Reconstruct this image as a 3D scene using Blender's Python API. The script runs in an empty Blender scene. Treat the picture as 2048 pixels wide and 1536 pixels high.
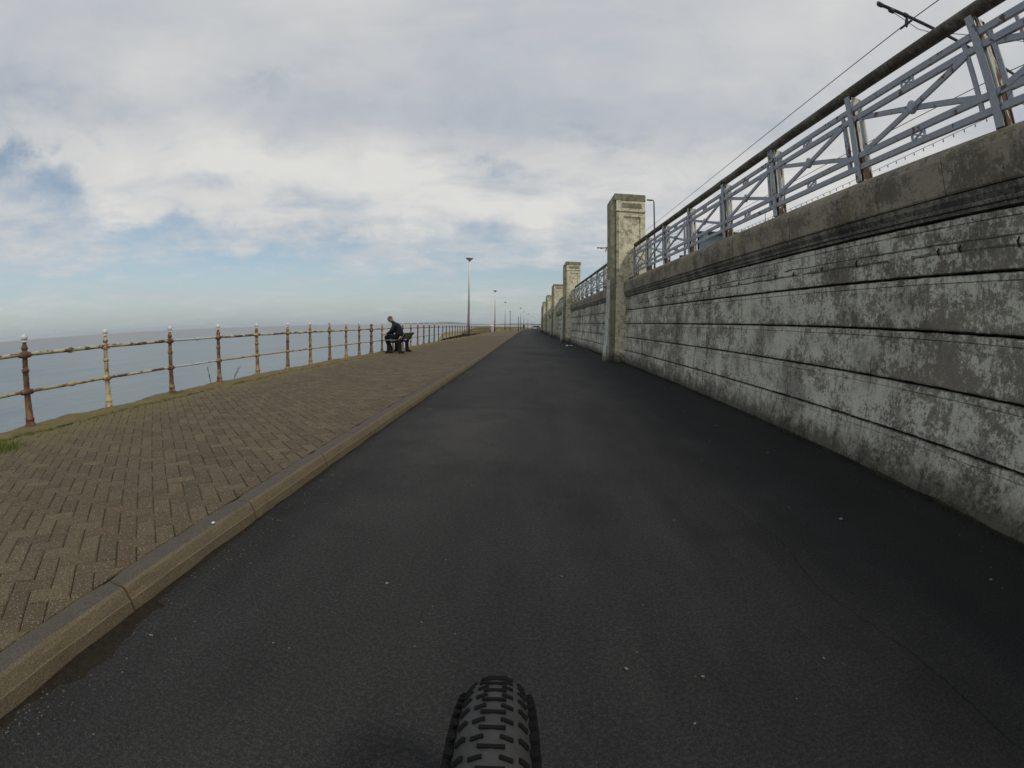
import bpy, math, random
from mathutils import Vector, Matrix, noise
random.seed(7)
R = math.radians
C = bpy.context.scene.collection
SC = bpy.context.scene

# ------------------------------------------------------------------ camera (wide action-camera lens, equidistant fisheye)
cam_d = bpy.data.cameras.new('camera')
cam = bpy.data.objects.new('camera', cam_d); C.objects.link(cam); SC.camera = cam
SC.render.engine = 'CYCLES'
cam_d.type = 'PANO'
cam_d.sensor_fit = 'HORIZONTAL'; cam_d.sensor_width = 36.0; cam_d.sensor_height = 27.0
cam_d.clip_start = 0.02; cam_d.clip_end = 120000.0
F_MM = 946.0 / 2048.0 * 36.0
cy = cam_d if hasattr(cam_d, 'fisheye_polynomial_k0') else cam_d.cycles
cy.panorama_type = 'FISHEYE_LENS_POLYNOMIAL'
cy.fisheye_fov = R(175)
cy.fisheye_polynomial_k0 = 0.0
cy.fisheye_polynomial_k1 = -1.0 / F_MM
cy.fisheye_polynomial_k2 = 0.0; cy.fisheye_polynomial_k3 = 0.0; cy.fisheye_polynomial_k4 = 0.0
YAW, PITCH, ROLL = 0.03855, -0.12542, 0.0156
cam.matrix_world = (Matrix.Translation((0, 0, 1.15)) @ Matrix.Rotation(YAW, 4, 'Z')
                    @ Matrix.Rotation(math.pi/2 + PITCH, 4, 'X') @ Matrix.Rotation(ROLL, 4, 'Z'))

# ------------------------------------------------------------------ sky and sun
SUN = Vector((0.4435, -0.4628, 0.766)).normalized()     # towards the sun
SUN_EL = math.asin(SUN.z); SUN_AZ = math.atan2(SUN.x, SUN.y)
sun_d = bpy.data.lights.new('sun', 'SUN'); sun = bpy.data.objects.new('sun', sun_d); C.objects.link(sun)
sun_d.energy = 1.5; sun_d.angle = R(10); sun_d.color = (1.0, 0.93, 0.80)
sun.rotation_euler = SUN.to_track_quat('Z', 'Y').to_euler()
sun.location = (20, -20, 40)

W = bpy.data.worlds.new('World'); SC.world = W; W.use_nodes = True
nt = W.node_tree; nt.nodes.clear()
class NT:
    """tiny helper for building node trees"""
    def __init__(s, tree): s.t = tree
    def n(s, typ, **kw):
        nd = s.t.nodes.new(typ)
        for k, v in kw.items():
            if k == 'ins':
                for i, val in v.items():
                    s.put(nd.inputs[i], val)
            else: setattr(nd, k, v)
        return nd
    def put(s, sock, val):
        if isinstance(val, bpy.types.NodeSocket): s.t.links.new(val, sock)
        else: sock.default_value = val
    def m(s, op, a, b=None, c=None, clamp=False):
        nd = s.t.nodes.new('ShaderNodeMath'); nd.operation = op; nd.use_clamp = clamp
        s.put(nd.inputs[0], a)
        if b is not None: s.put(nd.inputs[1], b)
        if c is not None: s.put(nd.inputs[2], c)
        return nd.outputs[0]
    def noise(s, vec, scale, detail=4, rough=0.55, dist=0.0, col=False):
        nd = s.t.nodes.new('ShaderNodeTexNoise'); s.put(nd.inputs['Vector'], vec)
        nd.inputs['Scale'].default_value = scale; nd.inputs['Detail'].default_value = detail
        nd.inputs['Roughness'].default_value = rough; nd.inputs['Distortion'].default_value = dist
        return nd.outputs['Color' if col else 'Fac']
    def ramp(s, fac, stops, mode='LINEAR'):
        nd = s.t.nodes.new('ShaderNodeValToRGB'); s.put(nd.inputs[0], fac); cr = nd.color_ramp; cr.interpolation = mode
        while len(cr.elements) < len(stops): cr.elements.new(0.5)
        for e, (p, c) in zip(cr.elements, stops):
            e.position = p; e.color = (c, c, c, 1) if isinstance(c, (int, float)) else (*c, 1)
        return nd.outputs[0]
    def mix(s, fac, a, b, blend='MIX'):
        nd = s.t.nodes.new('ShaderNodeMix'); nd.data_type = 'RGBA'; nd.blend_type = blend
        s.put(nd.inputs[0], fac)
        s.put(nd.inputs[6], a if isinstance(a, bpy.types.NodeSocket) else (*a, 1))
        s.put(nd.inputs[7], b if isinstance(b, bpy.types.NodeSocket) else (*b, 1))
        return nd.outputs[2]
    def smooth(s, x, lo, hi):
        nd = s.t.nodes.new('ShaderNodeMapRange'); nd.interpolation_type = 'SMOOTHSTEP'; s.put(nd.inputs[0], x)
        nd.inputs[1].default_value = lo; nd.inputs[2].default_value = hi
        return nd.outputs[0]
    def comb(s, x, y, z):
        nd = s.t.nodes.new('ShaderNodeCombineXYZ'); s.put(nd.inputs[0], x); s.put(nd.inputs[1], y); s.put(nd.inputs[2], z)
        return nd.outputs[0]
    def vmul(s, v, vec):
        nd = s.t.nodes.new('ShaderNodeVectorMath'); nd.operation = 'MULTIPLY'; s.put(nd.inputs[0], v); nd.inputs[1].default_value = vec
        return nd.outputs[0]
    def vadd(s, v, w):
        nd = s.t.nodes.new('ShaderNodeVectorMath'); nd.operation = 'ADD'; s.put(nd.inputs[0], v); s.put(nd.inputs[1], w)
        return nd.outputs[0]

def build_sky():
    T = NT(nt)
    out = T.n('ShaderNodeOutputWorld'); bg = T.n('ShaderNodeBackground')
    nt.links.new(bg.outputs[0], out.inputs[0])
    sky = T.n('ShaderNodeTexSky'); sky.sky_type = 'NISHITA'; sky.sun_disc = False
    sky.sun_elevation = SUN_EL; sky.sun_rotation = SUN_AZ
    sky.air_density = 1.0; sky.dust_density = 1.0; sky.ozone_density = 1.0
    tc = T.n('ShaderNodeTexCoord'); d = tc.outputs['Generated']
    sep = T.n('ShaderNodeSeparateXYZ'); nt.links.new(d, sep.inputs[0])
    x, y, z = sep.outputs
    el = T.m('MULTIPLY', T.m('ARCSINE', z), 57.29578)
    az = T.m('MULTIPLY', T.m('ARCTAN2', x, y), 57.29578)
    # cloud layer seen in perspective: direction projected on a flat layer
    zz = T.m('ADD', T.m('MAXIMUM', z, 0.0), 0.10)
    p = T.comb(T.m('DIVIDE', x, zz), T.m('DIVIDE', y, zz), 0.0)
    warp = T.noise(p, 1.1, 3, 0.5, col=True)
    pw = T.vadd(p, T.vmul(warp, (0.7, 0.7, 0.7)))
    n1 = T.noise(pw, 0.75, 7, 0.56)
    n2 = T.noise(T.vadd(pw, (13.0, 4.0, 0)), 2.1, 7, 0.60)
    n3 = T.noise(T.vadd(p, (3.0, 9.0, 2.0)), 0.55, 4, 0.5)
    # ragged az/el for the larger cloud forms
    ws = T.n('ShaderNodeSeparateColor'); nt.links.new(T.noise(d, 5.0, 6, 0.6, col=True), ws.inputs[0])
    azw = T.m('ADD', az, T.m('MULTIPLY', T.m('SUBTRACT', ws.outputs[0], 0.5), 26.0))
    elw = T.m('ADD', el, T.m('MULTIPLY', T.m('SUBTRACT', ws.outputs[1], 0.5), 13.0))
    def blob(a, e, sa, se):
        u = T.m('DIVIDE', T.m('SUBTRACT', azw, a), sa); v = T.m('DIVIDE', T.m('SUBTRACT', elw, e), se)
        r2 = T.m('ADD', T.m('MULTIPLY', u, u), T.m('MULTIPLY', v, v))
        return T.m('EXPONENT', T.m('MULTIPLY', r2, -1.0))
    # cloud cover: solid deck above ~10 degrees, opening to clear sky towards the horizon
    cov = T.ramp(T.m('DIVIDE', elw, 90.0, clamp=True), [(0.0, 0.16), (0.045, 0.14), (0.09, 0.34), (0.15, 0.74), (0.2, 0.84), (0.4, 0.92), (1.0, 0.9)])
    gaps = [(-66.5, 18.4, 2.4, 2.4, .62), (-72, 24, 5, 5, .30), (-57, 20.5, 4, 1.4, .26), (-3.5, 18.6, 4, 1.0, .26), (-14.5, 20.3, 5, 1.2, .12),
            (-42, 11.6, 7, 1.3, .34), (-33, 27, 6, 2.5, .36), (-61, 14, 6, 1.8, .42), (-54, 25.5, 8, 3, .30), (-34, 8.6, 7, 1.2, .35),
            (-23, 10.5, 5, 1.2, .35), (30, 17, 8, 2, .15), (-75, 33, 7, 5, .25), (10, 22, 7, 1.5, .3)]
    for a, e, sa, se, k in gaps:
        cov = T.m('SUBTRACT', cov, T.m('MULTIPLY', blob(a, e, sa, se), k))
    cov = T.m('ADD', cov, T.m('MULTIPLY', T.m('SUBTRACT', n1, 0.5), 1.0))
    cov = T.m('ADD', cov, T.m('MULTIPLY', T.m('SUBTRACT', n2, 0.5), 0.95))
    streak = T.noise(T.comb(T.m('MULTIPLY', az, .045), T.m('MULTIPLY', el, .42), 3.0), 1.0, 6, .62)
    low = T.m('MULTIPLY', T.smooth(el, 14.0, 5.0), T.smooth(el, .3, 2.5))
    cov = T.m('ADD', cov, T.m('MULTIPLY', low, T.m('MULTIPLY', T.m('SUBTRACT', streak, .47), 1.5)))
    c = T.smooth(cov, 0.0, 0.84)
    # brightness of the cloud deck
    br = T.ramp(T.m('DIVIDE', el, 90.0, clamp=True), [(0.0, 0.42), (0.12, 0.66), (0.2, 0.70), (0.27, 0.44), (0.36, 0.50), (0.5, 0.54), (1.0, 0.55)])
    lights = [(-37, 18.5, 13, 3.4, .34), (-15, 16.6, 9, 4.0, .40), (-4, 13, 9, 3.0, .28), (-51, 13, 6, 3.0, .26), (-26, 37, 16, 4.5, .26),
              (-48, 29, 12, 3, .16), (35, 30, 20, 14, .22), (8, 15, 8, 4, .2), (-30, 13, 10, 3, .12)]
    for a, e, sa, se, k in lights:
        br = T.m('ADD', br, T.m('MULTIPLY', blob(a, e, sa, se), k))
    darks = [(-22, 25, 13, 3.0, .16), (0, 25, 14, 3.0, .12), (-62, 30, 7, 4, .10)]
    for a, e, sa, se, k in darks:
        br = T.m('SUBTRACT', br, T.m('MULTIPLY', blob(a, e, sa, se), k))
    br = T.m('ADD', br, T.m('MULTIPLY', T.m('SUBTRACT', n2, 0.5), 0.75))
    br = T.m('ADD', br, T.m('MULTIPLY', T.m('SUBTRACT', n3, 0.5), 0.55), clamp=True)
    cloud = T.ramp(br, [(0.0, (0.36, 0.405, 0.475)), (0.35, (0.465, 0.495, 0.55)), (0.62, (0.57, 0.585, 0.60)), (1.0, (0.72, 0.715, 0.69))])
    blue = T.mix(1.0, sky.outputs[0], (0.100, 0.104, 0.104), 'MULTIPLY')
    # thin veil over the clear parts, thicker towards the horizon
    veil = T.ramp(T.m('DIVIDE', el, 90.0, clamp=True), [(0.0, 0.78), (0.03, 0.58), (0.07, 0.36), (0.13, 0.30), (0.3, 0.34), (1, 0.3)])
    blue = T.mix(veil, blue, (0.40, 0.455, 0.475))
    col = T.mix(c, blue, cloud)
    # low grey-violet bank just over the sea
    bank = T.ramp(T.m('DIVIDE', el, 90.0, clamp=True), [(0.0, 0.35), (0.012, 0.22), (0.03, 0.0), (1, 0)])
    col = T.mix(bank, col, (0.33, 0.385, 0.425))
    nt.links.new(col, bg.inputs[0]); bg.inputs[1].default_value = 1.0
    W.cycles.sampling_method = 'MANUAL'; W.cycles.sample_map_resolution = 1024
build_sky()
SC.view_settings.view_transform = 'Standard'; SC.view_settings.look = 'None'
SC.view_settings.exposure = 0.0; SC.view_settings.gamma = 1.0; SC.view_settings.use_curve_mapping = False
SC.cycles.max_bounces = 6

# ------------------------------------------------------------------ geometry helpers
def lerp_tab(tab, v):
    if v <= tab[0][0]: return tab[0][1]
    for (a, b), (c, d) in zip(tab, tab[1:]):
        if v <= c:
            t = (v - a) / (c - a); return b + (d - b) * t
    return tab[-1][1]
def smooth_tab(tab, v, w=3.0):
    return sum(lerp_tab(tab, v + k * w) for k in (-1, -.5, 0, .5, 1)) / 5.0
WALL = [(-30, 3.18), (8, 3.18), (15, 3.10), (33, 2.76), (50, 2.72), (68, 2.62), (88, 2.5), (104, 2.7), (140, 4.5), (200, 9), (300, 18)]
KERB = [(-30, -1.62), (8, -1.61), (15, -1.57), (29, -1.63), (43, -1.78), (96, -2.15), (120, -2.3), (150, -2.2), (188, -1.6), (226, -.3), (300, 4), (420, 14)]
FENCE = [(-30, -5.78), (8, -5.78), (13, -5.62), (20, -5.38), (28, -5.38), (45, -5.6), (75, -6.3), (115, -6.9), (150, -6.9), (188, -6.6), (226, -5.5), (300, -2), (420, 7)]
def wx(y): return smooth_tab(WALL, y, 3 if y > 20 else 1.5)
def kx(y): return smooth_tab(KERB, y)
def fx(y): return smooth_tab(FENCE, y, 1.5)
def gz(y): return 0.0 if y < 25 else -0.0038 * (min(y, 320) - 25) * min(1, (y - 25) / 20 if y < 45 else 1)
PZ = 0.12      # pavement height over the road

class MB:
    def __init__(s): s.v = []; s.f = []; s.mi = []; s.cur = 0; s.sm = False
    def add(s, vs, fs):
        o = len(s.v); s.v.extend([tuple(v) for v in vs])
        for f in fs: s.f.append(tuple(i + o for i in f)); s.mi.append(s.cur)
    def box(s, cx, cy, cz, sx, sy, sz, rot=None, bev=0.0):
        hx, hy, hz = sx/2, sy/2, sz/2
        if bev > 0:
            b = bev; vs = []
            for zz, k in ((-hz, b), (-hz+b, 0), (hz-b, 0), (hz, b)):
                vs += [(-hx+k, -hy+k, zz), (hx-k, -hy+k, zz), (hx-k, hy-k, zz), (-hx+k, hy-k, zz)]
            fs = [(3, 2, 1, 0), (12, 13, 14, 15)]
            for r in range(3):
                for i in range(4): fs.append((r*4+i, r*4+(i+1) % 4, r*4+4+(i+1) % 4, r*4+4+i))
        else:
            vs = [(a*hx, b*hy, c*hz) for c in (-1, 1) for b in (-1, 1) for a in (-1, 1)]
            fs = [(0, 2, 3, 1), (4, 5, 7, 6), (0, 1, 5, 4), (2, 6, 7, 3), (0, 4, 6, 2), (1, 3, 7, 5)]
        out = []
        for v in vs:
            v = Vector(v)
            if rot is not None: v = rot @ v
            out.append((v.x+cx, v.y+cy, v.z+cz))
        s.add(out, fs); return s
    def bar(s, a, b, w, t, up=(0, 0, 1)):
        a, b = Vector(a), Vector(b); d = (b-a); L = d.length; d.normalize(); u = Vector(up); sd = d.cross(u).normalized(); u = sd.cross(d)
        m = Matrix((sd, d, u)).transposed(); c = (a+b)/2
        return s.box(c.x, c.y, c.z, w, L, t, m)
    def tube(s, pts, rads, n=8, cap=True):
        pts = [Vector(p) for p in pts]
        if isinstance(rads, (int, float)): rads = [rads]*len(pts)
        vs = []; fs = []; prev = None
        for i, p in enumerate(pts):
            d = (pts[min(i+1, len(pts)-1)] - pts[max(i-1, 0)]).normalized()
            if prev is None:
                a = d.orthogonal().normalized()
            else:
                a = (prev - d*prev.dot(d)).normalized()
            prev = a; b = d.cross(a)
            for k in range(n):
                t = 2*math.pi*k/n; vs.append(p + (a*math.cos(t) + b*math.sin(t))*rads[i])
        for i in range(len(pts)-1):
            for k in range(n): fs.append((i*n+k, i*n+(k+1) % n, (i+1)*n+(k+1) % n, (i+1)*n+k))
        if cap: fs.append(tuple(range(n-1, -1, -1))); fs.append(tuple((len(pts)-1)*n+k for k in range(n)))
        s.add(vs, fs); return s
    def lathe(s, prof, n=12, c=(0, 0, 0), twist=None):
        vs = []; fs = []
        for r, z in prof:
            for k in range(n):
                t = 2*math.pi*k/n; rr = r if twist is None else r*twist(t, z)
                vs.append((c[0]+rr*math.cos(t), c[1]+rr*math.sin(t), c[2]+z))
        for i in range(len(prof)-1):
            for k in range(n): fs.append((i*n+k, i*n+(k+1) % n, (i+1)*n+(k+1) % n, (i+1)*n+k))
        fs.append(tuple(range(n-1, -1, -1))); fs.append(tuple((len(prof)-1)*n+k for k in range(n)))
        s.add(vs, fs); return s
    def grid(s, rows):
        n = len(rows[0]); vs = [v for r in rows for v in r]
        s.add(vs, [(i*n+j, i*n+j+1, (i+1)*n+j+1, (i+1)*n+j) for i in range(len(rows)-1) for j in range(n-1)]); return s
    def mesh(s, name, mats, smooth=False, fix=True):
        me = bpy.data.meshes.new(name); me.from_pydata(s.v, [], s.f)
        for m in (mats if isinstance(mats, (list, tuple)) else [mats]): me.materials.append(m)
        if any(s.mi): me.polygons.foreach_set('material_index', s.mi)
        me.polygons.foreach_set('use_smooth', [smooth]*len(me.polygons))
        if fix:
            import bmesh
            bm = bmesh.new(); bm.from_mesh(me); bmesh.ops.recalc_face_normals(bm, faces=bm.faces); bm.to_mesh(me); bm.free()
        me.update(); return me
def obj(name, me, parent=None, loc=None, rot=None):
    o = bpy.data.objects.new(name, me); C.objects.link(o)
    if parent: o.parent = parent
    if loc: o.location = loc
    if rot: o.rotation_euler = rot
    return o
def empty(name, label, cat, loc=(0, 0, 0), rz=0, group=None):
    o = bpy.data.objects.new(name, None); C.objects.link(o); o.empty_display_size = 0.2
    o.location = loc; o.rotation_euler = (0, 0, rz); return tag(o, label, cat, group)
def tag(o, label=None, cat=None, group=None, kind=None):
    if label: o['label'] = label
    if cat: o['category'] = cat
    if group: o['group'] = group
    if kind: o['kind'] = kind
    return o
def copy_tree(o, parent=None):
    c = o.copy(); C.objects.link(c)
    if parent: c.parent = parent
    for ch in list(o.children): copy_tree(ch, c)
    return c

# ------------------------------------------------------------------ materials
def mat(name, rough=0.8, metal=0.0):
    m = bpy.data.materials.new(name); m.use_nodes = True; T = NT(m.node_tree)
    b = m.node_tree.nodes['Principled BSDF']; b.inputs['Roughness'].default_value = rough; b.inputs['Metallic'].default_value = metal
    if rough >= .8: b.inputs['Specular IOR Level'].default_value = 0.16
    return m, T, b
def pos(T): return T.n('ShaderNodeNewGeometry').outputs['Position']
def ocoord(T): return T.n('ShaderNodeTexCoord').outputs['Object']
def orand(T): return T.n('ShaderNodeObjectInfo').outputs['Random']
def bump(T, b, h, dist=0.01, strength=1.0):
    nd = T.n('ShaderNodeBump'); T.put(nd.inputs['Height'], h); nd.inputs['Distance'].default_value = dist; nd.inputs['Strength'].default_value = strength
    T.t.links.new(nd.outputs[0], b.inputs['Normal'])
def simple(name, col, rough=0.7, metal=0.0, var=0.25, scale=8.0, bmp=0.002):
    m, T, b = mat(name, rough, metal); p = pos(T)
    f = T.noise(p, scale, 5, 0.6)
    c = T.mix(f, tuple(v*(1-var) for v in col), tuple(min(1, v*(1+var)) for v in col))
    T.put(b.inputs['Base Color'], c)
    if bmp: bump(T, b, T.noise(p, scale*6, 4, 0.6), bmp)
    return m
def S(x):  # soft helper: srgb byte triple to linear
    return tuple(((c/255)/12.92 if c/255 <= 0.04045 else ((c/255+0.055)/1.055)**2.4) for c in x)

def m_asphalt():
    m, T, b = mat('asphalt', 0.82); p = pos(T)
    big = T.noise(p, 0.35, 4, 0.6); mid = T.noise(T.vmul(p, (2.2, .45, 1)), 1.3, 5, 0.62)
    fine = T.noise(p, 170.0, 3, 0.7); v = T.n('ShaderNodeTexVoronoi'); T.put(v.inputs['Vector'], p); v.inputs['Scale'].default_value = 110.0
    base = T.mix(T.smooth(T.m('ADD', T.m('MULTIPLY', big, .5), T.m('MULTIPLY', mid, .5)), .28, .74), (0.0130, 0.0129, 0.0134), (0.0275, 0.0270, 0.0276))
    sq = T.n('ShaderNodeSeparateXYZ'); T.put(sq.inputs[0], p); X0, Y0 = sq.outputs[0], sq.outputs[1]
    wob = T.m('MULTIPLY', T.m('SUBTRACT', T.noise(p, 1.4, 4, .6), .5), 1.2)
    def bell(v, c, w): u = T.m('DIVIDE', T.m('SUBTRACT', T.m('ADD', v, wob), c), w); return T.m('EXPONENT', T.m('MULTIPLY', T.m('MULTIPLY', u, u), -1.0))
    worn = T.m('MULTIPLY', bell(X0, -.75, .55), T.m('ADD', T.m('MULTIPLY', bell(Y0, 5.0, 1.6), .9), .35))
    base = T.mix(T.m('MULTIPLY', worn, .55, clamp=True), base, (0.043, 0.041, 0.040))
    seam = T.m('EXPONENT', T.m('MULTIPLY', T.m('POWER', T.m('DIVIDE', T.m('SUBTRACT', T.m('ADD', Y0, T.m('MULTIPLY', wob, .25)), 6.4), .11), 2.0), -1.0))
    base = T.mix(T.m('MULTIPLY', seam, .25), base, (0.010, 0.010, 0.010))
    patch = T.smooth(T.noise(T.vadd(p, (40, 7, 0)), .55, 6, .7), .52, .60); base = T.mix(T.m('MULTIPLY', patch, .30), base, (0.010, 0.010, 0.0102))
    # wall's cast shadow painted into the asphalt colour; paler trodden middle
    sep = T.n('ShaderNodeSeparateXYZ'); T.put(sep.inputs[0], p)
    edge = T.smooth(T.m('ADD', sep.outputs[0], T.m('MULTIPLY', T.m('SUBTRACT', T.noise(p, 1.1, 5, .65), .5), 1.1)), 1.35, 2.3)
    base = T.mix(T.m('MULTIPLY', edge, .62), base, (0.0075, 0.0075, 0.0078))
    g = T.smooth(T.m('ADD', T.m('MULTIPLY', fine, .6), T.m('MULTIPLY', T.noise(p, 62, 4, .75), .6)), .54, .72)
    col = T.mix(T.m('MULTIPLY', g, .9), base, T.mix(1.0, base, (2.4, 2.4, 2.35), 'MULTIPLY'))
    wn = T.n('ShaderNodeTexWhiteNoise'); T.put(wn.inputs['Vector'], v.outputs['Position'])
    spk = T.m('MULTIPLY', T.m('GREATER_THAN', wn.outputs[0], 0.985), T.m('LESS_THAN', v.outputs['Distance'], .32))
    col = T.mix(T.m('MULTIPLY', spk, .4), col, (0.10, 0.095, 0.085))
    dk = T.smooth(T.noise(p, 45, 4, .7), .60, .72); col = T.mix(T.m('MULTIPLY', dk, .5), col, (0.015, 0.015, 0.016))
    T.put(b.inputs['Base Color'], col)
    bump(T, b, T.m('ADD', T.m('MULTIPLY', v.outputs['Distance'], .5), T.m('MULTIPLY', T.noise(p, 260, 2, .6), .6)), 0.006, 0.8)
    return m
def brick_mat(name, base_a, base_b, moss=True):
    m, T, b = mat(name, 0.9); p = pos(T)
    at = T.n('ShaderNodeAttribute'); at.attribute_name = 'rnd'
    r = T.m('FRACT', T.m('ADD', at.outputs['Fac'], orand(T)))
    wn = T.n('ShaderNodeTexWhiteNoise', noise_dimensions='1D'); T.put(wn.inputs['W'], T.m('MULTIPLY', r, 77.7))
    col = T.mix(r, base_a, base_b)
    col = T.mix(T.m('MULTIPLY', T.smooth(wn.outputs[0], .72, 1.0), .65), col, (0.112, 0.080, 0.058))
    col = T.mix(T.m('MULTIPLY', T.smooth(T.noise(p, .5, 4, .6), .35, .7), .38), col, (0.145, 0.115, 0.070))
    f = T.noise(p, 120, 4, .75); col = T.mix(T.smooth(f, .35, .75), T.mix(1.0, col, (.55, .55, .55), 'MULTIPLY'), T.mix(1.0, col, (1.35, 1.35, 1.3), 'MULTIPLY'))
    v = T.n('ShaderNodeTexVoronoi'); T.put(v.inputs['Vector'], p); v.inputs['Scale'].default_value = 95.0
    w2 = T.n('ShaderNodeTexWhiteNoise'); T.put(w2.inputs['Vector'], v.outputs['Position'])
    spk = T.m('MULTIPLY', T.m('GREATER_THAN', w2.outputs[0], 0.78), T.m('LESS_THAN', v.outputs['Distance'], .34))
    col = T.mix(T.m('MULTIPLY', spk, .62), col, (0.34, 0.31, 0.25))
    if moss:
        sep = T.n('ShaderNodeSeparateXYZ'); T.put(sep.inputs[0], p)
        e = T.smooth(T.m('ADD', sep.outputs[0], T.m('MULTIPLY', T.noise(p, 2.2, 5, .65), 1.6)), -3.5, -4.7)
        col = T.mix(T.m('MULTIPLY', e, .55), col, (0.17, 0.145, 0.060))
    st = T.smooth(T.noise(T.vadd(p, (2, 8, 1)), 1.3, 7, .7), .55, .70); col = T.mix(T.m('MULTIPLY', st, .38), col, (0.062, 0.050, 0.036))
    T.put(b.inputs['Base Color'], col)
    bump(T, b, T.m('ADD', T.noise(p, 150, 3, .7), v.outputs['Distance']), 0.004, 0.7)
    return m
def m_kerb():
    m, T, b = mat('kerb_concrete', 0.9); p = pos(T)
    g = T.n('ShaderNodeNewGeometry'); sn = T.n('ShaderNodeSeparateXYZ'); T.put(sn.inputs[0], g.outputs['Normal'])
    sp = T.n('ShaderNodeSeparateXYZ'); T.put(sp.inputs[0], p)
    col = T.mix(T.noise(p, 3.0, 5, .65), (0.150, 0.121, 0.078), (0.240, 0.198, 0.132))
    col = T.mix(T.m('MULTIPLY', T.smooth(T.noise(T.vmul(p, (1, .5, 3)), 6, 5, .7), .52, .72), .55), col, (0.13, 0.10, 0.062))
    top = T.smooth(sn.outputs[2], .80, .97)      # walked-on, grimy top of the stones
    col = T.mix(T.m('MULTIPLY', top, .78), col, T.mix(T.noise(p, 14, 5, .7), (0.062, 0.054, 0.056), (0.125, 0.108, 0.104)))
    f = T.noise(p, 130, 3, .7); col = T.mix(T.smooth(f, .4, .75), T.mix(1.0, col, (.72, .72, .72), 'MULTIPLY'), T.mix(1.0, col, (1.25, 1.25, 1.2), 'MULTIPLY'))
    T.put(b.inputs['Base Color'], col); bump(T, b, T.m('ADD', f, T.noise(p, 20, 4, .6)), 0.006, 0.8); return m
def m_wall(name, paint, bare, dark, amt=0.5, stain=0.6, lichen=0.0, scale=1.0, top=None):
    """flaking paint over grimy render: crisp patches at several sizes, run marks, speckle"""
    m, T, b = mat(name, 0.88); p = pos(T)
    sp = T.n('ShaderNodeSeparateXYZ'); T.put(sp.inputs[0], p)
    big = T.noise(T.vmul(p, (1, .8, 1.1)), 1.0*scale, 4, .6)
    mid = T.noise(T.vmul(p, (1, .75, 1.1)), 4.0*scale, 8, .66); fine = T.noise(p, 26, 7, .74)
    runs = T.noise(T.vmul(p, (3, 3, .35)), 3.2, 6, .65)
    k = T.m('ADD', T.m('ADD', T.m('MULTIPLY', big, .55), T.m('MULTIPLY', mid, .90)), T.m('ADD', T.m('MULTIPLY', fine, 1.15), T.m('MULTIPLY', runs, .34)))
    if name == 'flaking_white_wall':
        tz = T.m('FRACT', T.m('DIVIDE', T.m('ADD', sp.outputs[2], .022), .4335))
        zone = T.noise(T.vadd(T.vmul(p, (1, .55, .9)), (3, 21, 5)), .55, 3, .5); k = T.m('ADD', k, T.m('MULTIPLY', T.m('SUBTRACT', zone, .5), .62))
        foot = T.smooth(tz, .30, .0); head = T.smooth(tz, .72, .98)
        k = T.m('ADD', k, T.m('SUBTRACT', T.m('MULTIPLY', foot, .10), T.m('MULTIPLY', head, .05)))
    lost = T.smooth(k, 1.49 + .28*(0.5-amt) - .06, 1.49 + .28*(0.5-amt) + .15)
    pc = T.mix(T.noise(p, 1.7, 5, .6), tuple(c*.80 for c in paint), tuple(min(1, c*1.12) for c in paint))
    pc = T.mix(T.m('MULTIPLY', T.smooth(runs, .52, .75), stain*.55), pc, tuple((a*.45+c*.35) for a, c in zip(paint, dark)))
    bc = T.mix(T.noise(p, 7, 6, .7), tuple(c*.62 for c in bare), tuple(c*1.35 for c in bare))
    sk = T.smooth(T.noise(p, 75, 4, .72), .50, .66); bc = T.mix(T.m('MULTIPLY', sk, .55), bc, tuple(c*.8 for c in paint))
    col = T.mix(lost, pc, bc)
    sk2 = T.smooth(T.m('ADD', T.noise(p, 36, 6, .78), T.m('MULTIPLY', mid, .55)), .80, .88)
    col = T.mix(T.m('MULTIPLY', sk2, .75), col, bare)
    grime = T.smooth(T.m('ADD', T.noise(T.vmul(p, (1.5, 1.5, .5)), 1.6, 6, .7), T.m('MULTIPLY', fine, .25)), .66, .84)
    col = T.mix(T.m('MULTIPLY', grime, stain), col, dark)
    if lichen: col = T.mix(T.m('MULTIPLY', T.smooth(T.noise(T.vadd(p, (5, 2, 7)), 2.4, 6, .68), .50, .72), lichen), col, (0.23, 0.20, 0.085))
    if name == 'flaking_white_wall':
        soot = T.smooth(T.m('ADD', T.m('MULTIPLY', T.noise(T.vadd(p, (9, 2, 4)), .9, 7, .68), 1.0), T.m('MULTIPLY', fine, .22)), .60, .74)
        col = T.mix(T.m('MULTIPLY', soot, .55), col, (0.070, 0.063, 0.050))
        vj = T.m('FRACT', T.m('DIVIDE', T.m('ADD', sp.outputs[1], T.m('MULTIPLY', T.noise(p, 4, 4, .6), .05)), 2.43))
        vl = T.smooth(T.m('ABSOLUTE', T.m('SUBTRACT', vj, .5)), .0035, .0)
        col = T.mix(T.m('MULTIPLY', vl, T.smooth(T.noise(p, 2.3, 4, .6), .42, .58)), col, (0.055, 0.050, 0.040))
        drip = T.noise(T.vmul(p, (7, 7, .5)), 2.2, 5, .7)
        dd = T.m('MULTIPLY', T.smooth(T.m('ADD', drip, T.m('MULTIPLY', T.m('SUBTRACT', tz, 1.0), .22)), .50, .60), T.smooth(tz, .05, .9))
        col = T.mix(T.m('MULTIPLY', dd, .55), col, (0.085, 0.080, 0.066))
        lip = T.m('MAXIMUM', T.smooth(tz, .07, .0), T.smooth(tz, .955, 1.0))
        col = T.mix(T.m('MULTIPLY', lip, T.smooth(T.noise(p, 9, 5, .7), .30, .60)), col, (0.050, 0.047, 0.038))
    # rising damp and dirt splash over the foot
    fo = T.smooth(T.m('ADD', sp.outputs[2], T.m('MULTIPLY', T.noise(p, 6, 7, .75), -.75)), .02, -.34)
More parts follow.
